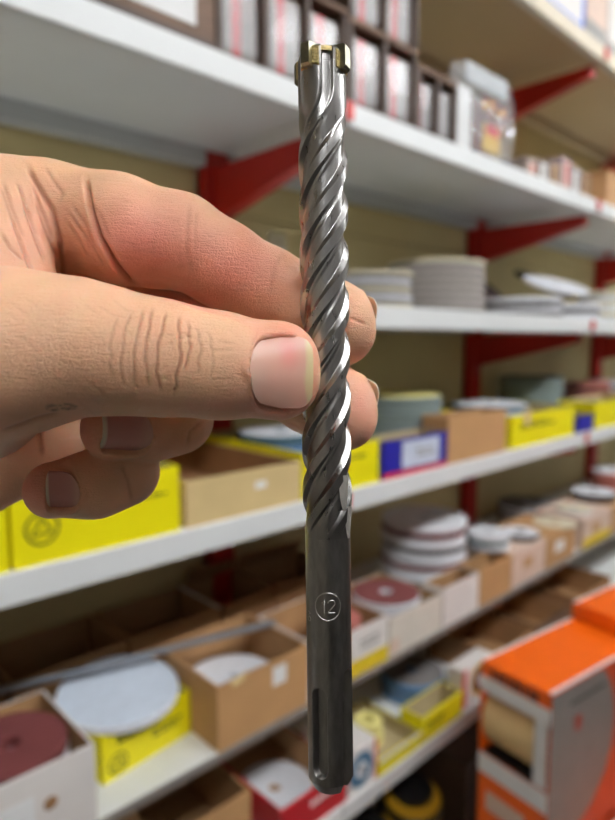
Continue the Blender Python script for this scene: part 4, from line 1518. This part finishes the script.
# thumb knuckle folds
rw = random.Random(11)
for (x0, y0, x1, y1, bow, dp) in ((166, 312, 160, 392, -6, 0.42), (178, 316, 172, 396, 5, 0.50), (187, 322, 184, 372, 5, 0.32), (153, 308, 149, 388, -6, 0.38),
                                  (142, 308, 137, 392, -5, 0.26), (196, 328, 196, 376, 4, 0.2), (131, 312, 124, 388, -6, 0.2), (119, 315, 112, 380, -5, 0.16),
                                  (208, 332, 210, 385, 4, 0.14)):
    n = 8
    pts = [(x0 + (x1 - x0) * t + bow * math.sin(math.pi * t) + rw.uniform(-1.6, 1.6), y0 + (y1 - y0) * t) for t in [i / n for i in range(n + 1)]]
    wrinkle(pts, dp, 1.25, 0.95 * min(1, dp / 0.35), TH_)
for k in range(10):                                                     # short cross folds inside the knuckle
    x, y = rw.uniform(140, 186), rw.uniform(322, 380)
    wrinkle([(x, y), (x + rw.uniform(5, 11), y + rw.uniform(-7, 7))], 0.22, 1.4, 0.4, TH_)
for k in range(22):                                                     # fine slanting lines over the back of the thumb
    x, y = rw.uniform(2, 115), rw.uniform(296, 398)
    l = rw.uniform(14, 34)
    wrinkle([(x, y), (x + l * 0.75, y + l * 0.6 + rw.uniform(-3, 3))], 0.05, 1.1, 0.16, TH_)
for k in range(9):
    y = rw.uniform(330, 405)
    wrinkle([(212 + rw.uniform(-4, 8), y), (236, y + rw.uniform(-5, 5))], 0.08, 1.2, 0.2, TH_)
wrinkle([(0, 432), (20, 425), (38, 418), (60, 413)], 0.35, 2.0, 0.6, TH_)
# web and palm folds
PW = (120, 175)
wrinkle([(27, 166), (38, 186), (52, 210), (60, 240), (65, 292)], 0.9, 2.4, 0.9, PW)
wrinkle([(86, 178), (89, 204), (100, 238), (117, 266), (135, 288)], 1.5, 2.4, 1.0, PW)
wrinkle([(44, 166), (54, 182), (62, 194), (58, 204)], 0.22, 2.0, 0.4, PW)
for k in range(9):
    x = rw.uniform(0, 36)
    y = rw.uniform(180, 225)
    wrinkle([(x, y), (x + 9, y + 26), (x + 22, y + 58)], 0.28, 1.8, 0.45, PW)
for k in range(5):
    x = rw.uniform(64, 90)
    wrinkle([(x, 196 + 8 * k), (x + 14, 214 + 9 * k), (x + 24, 240 + 7 * k)], 0.16, 1.8, 0.35, PW)
wrinkle([(0, 232), (10, 248), (26, 262)], 0.4, 1.8, 0.5, PW)
# index pad creases
wrinkle([(190, 202), (188, 222), (186, 246), (192, 274)], 0.12, 2.6, 0.28, PW)
wrinkle([(197, 208), (195, 230), (195, 256)], 0.07, 1.8, 0.2, PW)
wrinkle([(284, 250), (274, 268), (268, 296)], 0.09, 2.4, 0.2, PW)
for k in range(18):
    x, y = rw.uniform(105, 180), rw.uniform(200, 280)
    wrinkle([(x, y), (x + rw.uniform(12, 24), y + rw.uniform(-5, 5))], 0.05, 1.2, 0.14, PW)
wrinkle([(349, 318), (358, 321), (367, 325)], 0.35, 1.2, 0.7, (140, 175))
# palm in the dark behind the thumb, curled finger folds
wrinkle([(38, 418), (40, 440), (43, 458)], 0.9, 2.2, 0.9, (134, 190))
wrinkle([(205, 420), (190, 432), (186, 448)], 0.25, 2.0, 0.4, (134, 190))
wrinkle([(120, 462), (128, 480), (132, 505)], 0.2, 2.0, 0.35, (134, 190))


# nails: frames in mm (root centre, direction to the tip, outward normal), width, length
def frame(root, tip, nrm):
    L_ = np.array(tip, float) - np.array(root, float)
    ln = np.linalg.norm(L_)
    L_ /= ln
    n_ = np.array(nrm, float)
    n_ -= L_ * (n_ @ L_)
    n_ /= np.linalg.norm(n_)
    return np.array(root, float), L_, n_, np.cross(L_, n_), ln


NAILS = []
# thumb: root at px 247, free edge at 313
NAILS.append(('thumb', frame(Pm(249, 370.5, 119), Pm(313.5, 372, 121.5), (0.02, 0.02, -1)), 14.3, 0.24, 0.80))
# ring and little finger (curled, tips pointing left)
NAILS.append(('ring', frame(Pm(151, 433, 139), Pm(103, 436, 133), (-0.10, -0.42, -1)), 10.4, 0.12, 0.92))
NAILS.append(('little', frame(Pm(80, 493, 137), Pm(46, 495, 135), (-0.22, -0.34, -1)), 9.0, 0.12, 0.88))
# index and middle: on the far side, only the rim peeps round the tip
NAILS.append(('index', frame((7.2, 25.2, 158.6), (16.6, 21.2, 153.2), (0.45, 0.20, 0.87)), 12.5, 0.2, 0.88))
NAILS.append(('middle', frame((7.6, 4.2, 158.8), (17.0, 0.4, 153.4), (0.45, 0.20, 0.87)), 12.5, 0.2, 0.88))


def sample(pts):
    """trilinear sample of the distance field"""
    out = np.zeros(len(pts))
    idxs, frs = [], []
    for ax, g in enumerate((gx, gy, gz)):
        i = np.clip(np.searchsorted(g, pts[:, ax]) - 1, 0, len(g) - 2)
        idxs.append(i)
        frs.append(np.clip((pts[:, ax] - g[i]) / (g[i + 1] - g[i]), 0, 1))
    for a in (0, 1):
        for b in (0, 1):
            for c in (0, 1):
                wgt = (frs[0] if a else 1 - frs[0]) * (frs[1] if b else 1 - frs[1]) * (frs[2] if c else 1 - frs[2])
                out += wgt * V[idxs[0] + a, idxs[1] + b, idxs[2] + c]
    return out


def half_width(v, free, wroot, rl=0.34):
    """relative half width of a nail plate along its length (0 root .. 1 free edge)"""
    r = np.sqrt(np.clip(1 - ((rl - v) / rl).clip(0, 1) ** 2, 0, 1))
    r = np.maximum(r, 0.02) * (wroot + (1 - wroot) * np.clip(v / 0.5, 0, 1)) 
    t = np.sqrt(np.clip(1 - ((v - (1 - free)) / free).clip(0, 1) ** 2.6 * 0.55, 0, 1))
    return r * t


nail_meshes = []
for nm, (root, L_, n_, s_, ln), wd, free, wroot in NAILS:
    NU, NL = 26, 30
    U_, W_ = np.meshgrid(np.linspace(-1, 1, NU), np.linspace(0, 1, NL), indexing='ij')
    U_, W_ = U_.ravel(), W_.ravel()
    hw = half_width(W_, free, wroot, 0.22 if nm == 'thumb' else 0.34) * wd / 2
    base = root + np.outer(W_ * ln, L_) + np.outer(U_ * hw, s_) + 7.0 * n_
    # march inwards along -n until the skin is met
    t = np.zeros(len(base))
    for _ in range(60):
        d_ = sample(base - np.outer(t, n_))
        t = np.minimum(t + np.clip(d_, -0.6, 1.0) * 0.6, 15.0)
    hgt = 7.0 - t
    # plate shape: even arch across, gently bowed along; fitted to the skin heights met
    A_ = np.stack([np.ones_like(U_), W_, W_ ** 2, (U_ * hw) ** 2, W_ * (U_ * hw) ** 2], 1)
    ok = (t < 14.5) & (np.abs(U_) < 0.9) & (W_ < 0.85)
    co, *_r = np.linalg.lstsq(A_[ok], hgt[ok], rcond=None)
    hf = A_ @ co + 0.12
    plate = root + np.outer(W_ * ln, L_) + np.outer(U_ * hw, s_) + np.outer(hf, n_)
    nail_meshes.append((nm, plate, NU, NL, n_, W_, U_))
    # seat the plate in the skin: press the skin below it, raise a soft fold round root and sides
    rel = P - root
    lw, ls, lh = rel @ L_ / ln, rel @ s_, rel @ n_
    near = (lw > -0.35) & (lw < 1.15) & (np.abs(ls) < wd * 0.8) & (N @ n_ > 0.1) & (lh > -6) & (lh < 9)
    ii = np.nonzero(near)[0]
    w_c = np.clip(lw[ii], 0.0, 1.0)
    hw_v = half_width(w_c, free, wroot, 0.22 if nm == 'thumb' else 0.34) * wd / 2
    ds = np.abs(ls[ii]) - hw_v
    dl = np.maximum(-lw[ii], lw[ii] - 1) * ln
    sd = np.where(dl > 0, np.hypot(np.maximum(ds, 0), dl), ds)
    target = np.stack([np.ones(len(ii)), w_c, w_c ** 2, ls[ii] ** 2, w_c * ls[ii] ** 2], 1) @ co - 0.55
    inside = np.clip(-sd / 0.6, 0, 1)
    dz_ = np.minimum(target - lh[ii], 0.0) * inside
    P[ii] += np.outer(dz_, n_)
    foldw = np.clip((0.82 - lw[ii]) / 0.2, 0, 1)
    disp[ii] += 0.42 * np.exp(-((sd - 0.75) / 0.75) ** 2) * foldw - 0.25 * np.exp(-(sd / 0.35) ** 2) * foldw
    crease[ii] = np.maximum(crease[ii], 0.35 * np.exp(-(sd / 0.4) ** 2) * foldw)
    if nm in ('thumb',):
        pk = np.exp(-(np.maximum(sd, 0) / 3.5) ** 2)
        rgb[ii] = rgb[ii] * (1 - 0.45 * pk[:, None]) + 0.45 * pk[:, None] * np.array([lin(226), lin(150), lin(128)])


def blob(px_, py_, rx, ry, col, amt, zr=(100, 190)):
    """soft patch of skin colour on the eye side"""
    global rgb
    g = np.exp(-((uv[:, 0] - px_) / rx) ** 2 - ((uv[:, 1] - py_) / ry) ** 2) * np.clip(facing * 2 + 0.3, 0, 1)
    g = g * ((P[:, 2] > zr[0]) & (P[:, 2] < zr[1])) * amt
    c = np.array([lin(col[0]), lin(col[1]), lin(col[2])])
    rgb = rgb * (1 - g[:, None]) + c * g[:, None]


REDSK = (228, 138, 124)
PINK = (226, 150, 130)
blob(135, 240, 60, 46, REDSK, 0.75, PW)
blob(230, 270, 70, 46, (230, 144, 130), 0.75, PW)
blob(180, 300, 50, 12, (226, 140, 124), 0.7, PW)
blob(150, 262, 30, 22, (220, 130, 116), 0.5, PW)
blob(240, 240, 16, 20, (226, 150, 120), 0.4, PW)
blob(30, 240, 34, 60, (226, 166, 146), 0.5, PW)
blob(80, 165, 60, 12, (222, 176, 132), 0.5, PW)
blob(170, 345, 26, 40, (214, 160, 126), 0.4, TH_)
blob(60, 390, 90, 40, (216, 166, 134), 0.4, TH_)
blob(265, 405, 60, 14, (230, 158, 142), 0.6, TH_)
blob(300, 328, 40, 12, (230, 150, 128), 0.5, TH_)
blob(315, 380, 8, 40, (214, 146, 116), 0.5, TH_)
blob(360, 330, 30, 45, (224, 164, 130), 0.6, (138, 190))
blob(360, 410, 34, 45, (228, 156, 136), 0.7, (138, 190))
blob(80, 435, 22, 30, (226, 144, 130), 0.6, (128, 148))
blob(30, 490, 26, 34, (228, 146, 132), 0.7, (128, 150))
blob(62, 411, 13, 4, (96, 74, 62), 0.0, TH_)
# speck of grime on the side of the thumb
rg = random.Random(5)
for k in range(26):
    gx_, gy_ = rg.uniform(47, 76), rg.uniform(404, 410)
    blob(gx_, gy_ + 0.06 * (60 - gx_), rg.uniform(1.2, 2.6), rg.uniform(0.7, 1.3), (84, 70, 60), 0.6, TH_)
# fine mottling
rs = np.random.RandomState(2)
mott = np.zeros(NV)
for k in range(40):
    kx = rs.normal(size=3) * 0.35
    mott += np.sin(P @ kx + rs.uniform(0, 6.28)) / 40 ** 0.5
rgb *= (1 + 0.035 * mott)[:, None]
cc = np.array([lin(150), lin(78), lin(56)])
g = np.clip(crease, 0, 1)[:, None] * 0.72
rgb = rgb * (1 - g) + cc * g
P = P + N * disp[:, None]

SKIN = bpy.data.materials.new('skin')
SKIN.use_nodes = True
nt = SKIN.node_tree
b = nt.nodes['Principled BSDF']
b.inputs['Roughness'].default_value = 0.46
b.inputs['Specular IOR Level'].default_value = 0.4
b.inputs['Subsurface Weight'].default_value = 0.35
b.inputs['Subsurface Radius'].default_value = (1.0, 0.35, 0.2)
b.inputs['Subsurface Scale'].default_value = 0.0018
at = nt.nodes.new('ShaderNodeAttribute')
at.attribute_name = 'skin_tone'
nt.links.new(at.outputs['Color'], b.inputs['Base Color'])
tc = nt.nodes.new('ShaderNodeTexCoord')
vo = nt.nodes.new('ShaderNodeTexVoronoi')
vo.feature = 'DISTANCE_TO_EDGE'
vo.inputs['Scale'].default_value = 1.5
mpn = nt.nodes.new('ShaderNodeMapping')
mpn.inputs['Scale'].default_value = (0.8, 1.3, 1.0)
mpn.inputs['Rotation'].default_value = (0, 0, 0.6)
gr = nt.nodes.new('ShaderNodeAttribute')
gr.attribute_name = 'grain'
nt.links.new(gr.outputs['Vector'], mpn.inputs['Vector'])
nt.links.new(mpn.outputs['Vector'], vo.inputs['Vector'])
no = nt.nodes.new('ShaderNodeTexNoise')
no.inputs['Scale'].default_value = 1.0
no.inputs['Detail'].default_value = 6
lines = []
for ang, sx_ in ((0.75, 0.22), (-0.55, 0.3)):
    ml = nt.nodes.new('ShaderNodeMapping')
    ml.inputs['Rotation'].default_value = (0, 0, ang)
    ml.inputs['Scale'].default_value = (sx_, 2.6, 0.8)
    nt.links.new(gr.outputs['Vector'], ml.inputs['Vector'])
    nl = nt.nodes.new('ShaderNodeTexNoise')
    nl.inputs['Scale'].default_value = 1.0
    nl.inputs['Detail'].default_value = 3
    nt.links.new(ml.outputs['Vector'], nl.inputs['Vector'])
    lines.append(nl)
sl = nt.nodes.new('ShaderNodeMath')
sl.operation = 'ADD'
nt.links.new(lines[0].outputs['Fac'], sl.inputs[0])
nt.links.new(lines[1].outputs['Fac'], sl.inputs[1])
nt.links.new(gr.outputs['Vector'], no.inputs['Vector'])
sl2 = nt.nodes.new('ShaderNodeMath')
sl2.operation = 'MULTIPLY_ADD'
sl2.inputs[1].default_value = 1.3
nt.links.new(sl.outputs[0], sl2.inputs[0])
nt.links.new(no.outputs['Fac'], sl2.inputs[2])
mr = nt.nodes.new('ShaderNodeMapRange')
mr.inputs['From Max'].default_value = 0.12
nt.links.new(vo.outputs['Distance'], mr.inputs['Value'])
ad = nt.nodes.new('ShaderNodeMath')
ad.operation = 'MULTIPLY_ADD'
ad.inputs[1].default_value = 0.55
nt.links.new(mr.outputs['Result'], ad.inputs[0])
nt.links.new(sl2.outputs[0], ad.inputs[2])
bp = nt.nodes.new('ShaderNodeBump')
bp.inputs['Strength'].default_value = 0.5
bp.inputs['Distance'].default_value = 0.00022
nt.links.new(ad.outputs[0], bp.inputs['Height'])
nt.links.new(bp.outputs['Normal'], b.inputs['Normal'])

WP = to_world(P)
org = np.array([WP[:, 0].mean(), WP[:, 1].mean(), WP[:, 2].min()])
me = bpy.data.meshes.new('hand')
WL = (WP - org).astype(np.float32)
flip = Q                                         # the eye frame is left-handed, so the winding turns over
me.vertices.add(NV)
me.vertices.foreach_set('co', WL.ravel())
me.loops.add(Q.size)
me.polygons.add(len(Q))
me.loops.foreach_set('vertex_index', flip[:, ::-1].astype(np.int32).ravel())
me.polygons.foreach_set('loop_start', np.arange(0, Q.size, 4, dtype=np.int32))
me.polygons.foreach_set('loop_total', np.full(len(Q), 4, dtype=np.int32))
me.update(calc_edges=True)
me.validate()
me.polygons.foreach_set('use_smooth', np.ones(len(me.polygons), dtype=bool))
ca = me.color_attributes.new('skin_tone', 'FLOAT_COLOR', 'POINT')
ca.data.foreach_set('color', np.concatenate([np.clip(rgb, 0, 1), np.ones((NV, 1))], 1).astype(np.float32).ravel())
ga = me.attributes.new('grain', 'FLOAT_VECTOR', 'POINT')
ga.data.foreach_set('vector', P.astype(np.float32).ravel())
me.materials.append(SKIN)
ho = bpy.data.objects.new('person_hand', me)
ho.location = org
link(ho, None, label="person's left hand pinching the drill bit between thumb and two fingers", cat='hand')

# nail plates
NAILM = bpy.data.materials.new('nail')
NAILM.use_nodes = True
nt = NAILM.node_tree
b = nt.nodes['Principled BSDF']
b.inputs['Roughness'].default_value = 0.32
b.inputs['Subsurface Weight'].default_value = 0.25
b.inputs['Subsurface Radius'].default_value = (1.0, 0.4, 0.3)
b.inputs['Subsurface Scale'].default_value = 0.001
at = nt.nodes.new('ShaderNodeAttribute')
at.attribute_name = 'nail_tone'
nt.links.new(at.outputs['Color'], b.inputs['Base Color'])
for nm, plate, NU, NL, n_, W_, U_ in nail_meshes:
    th = 0.45
    top = plate
    bot = plate - n_ * th
    vv = np.concatenate([top, bot])
    M_ = NU * NL
    ff = []
    for i in range(NU - 1):
        for j in range(NL - 1):
            q = [i * NL + j, (i + 1) * NL + j, (i + 1) * NL + j + 1, i * NL + j + 1]
            ff.append(tuple(q))
            ff.append(tuple(k + M_ for k in q[::-1]))
    rim = [i * NL for i in range(NU)] + [(NU - 1) * NL + j for j in range(1, NL)] + [i * NL + NL - 1 for i in range(NU - 2, -1, -1)] + [j for j in range(NL - 2, 0, -1)]
    for k in range(len(rim)):
        a_, b_ = rim[k], rim[(k + 1) % len(rim)]
        ff.append((a_, a_ + M_, b_ + M_, b_))
    w2, u2 = np.concatenate([W_, W_]), np.concatenate([U_, U_])
    bed = np.array([lin(216), lin(166), lin(148)])
    pale = np.array([lin(218), lin(186), lin(166)])
    edge = np.array([lin(214), lin(196), lin(150)])
    pinkc = np.array([lin(226), lin(140), lin(130)])
    if nm in ('ring', 'little'):
        bed = np.array([lin(198), lin(142), lin(132)])
    if nm != 'thumb':
        edge = np.array([lin(232), lin(218), lin(194)])
    col = np.tile(bed, (len(w2), 1))
    g = np.exp(-(w2 / 0.22) ** 2)[:, None] * 0.6
    col = col * (1 - g) + pale * g
    if nm == 'thumb':
        g = (np.exp(-((w2 - 0.62) / 0.16) ** 2 - ((u2 - 0.55) / 0.45) ** 2) * 0.75)[:, None]
        col = col * (1 - g) + pinkc * g
    fe = 0.855 + 0.045 * u2 ** 2 + 0.012 * np.sin(5 * u2) if nm == 'thumb' else 0.90 + 0.02 * u2 ** 2 if nm in ('ring', 'little') else 0.5 + 0 * u2
    g = np.clip((w2 - fe) / 0.035, 0, 1)[:, None]
    col = col * (1 - g) + edge * g
    wv = to_world(vv) - org
    o = mesh_obj('fingernail', wv, [f_[::-1] for f_ in ff], NAILM, ho, smooth=True, label='pale %s fingernail' % nm if nm != 'thumb' else 'broad pale thumbnail')
    import bmesh
    bm = bmesh.new()
    bm.from_mesh(o.data)
    bmesh.ops.recalc_face_normals(bm, faces=bm.faces)
    bm.to_mesh(o.data)
    bm.free()
    ca = o.data.color_attributes.new('nail_tone', 'FLOAT_COLOR', 'POINT')
    ca.data.foreach_set('color', np.concatenate([col, np.ones((len(col), 1))], 1).astype(np.float32).ravel())
    o.data.set_sharp_from_angle(angle=math.radians(50))
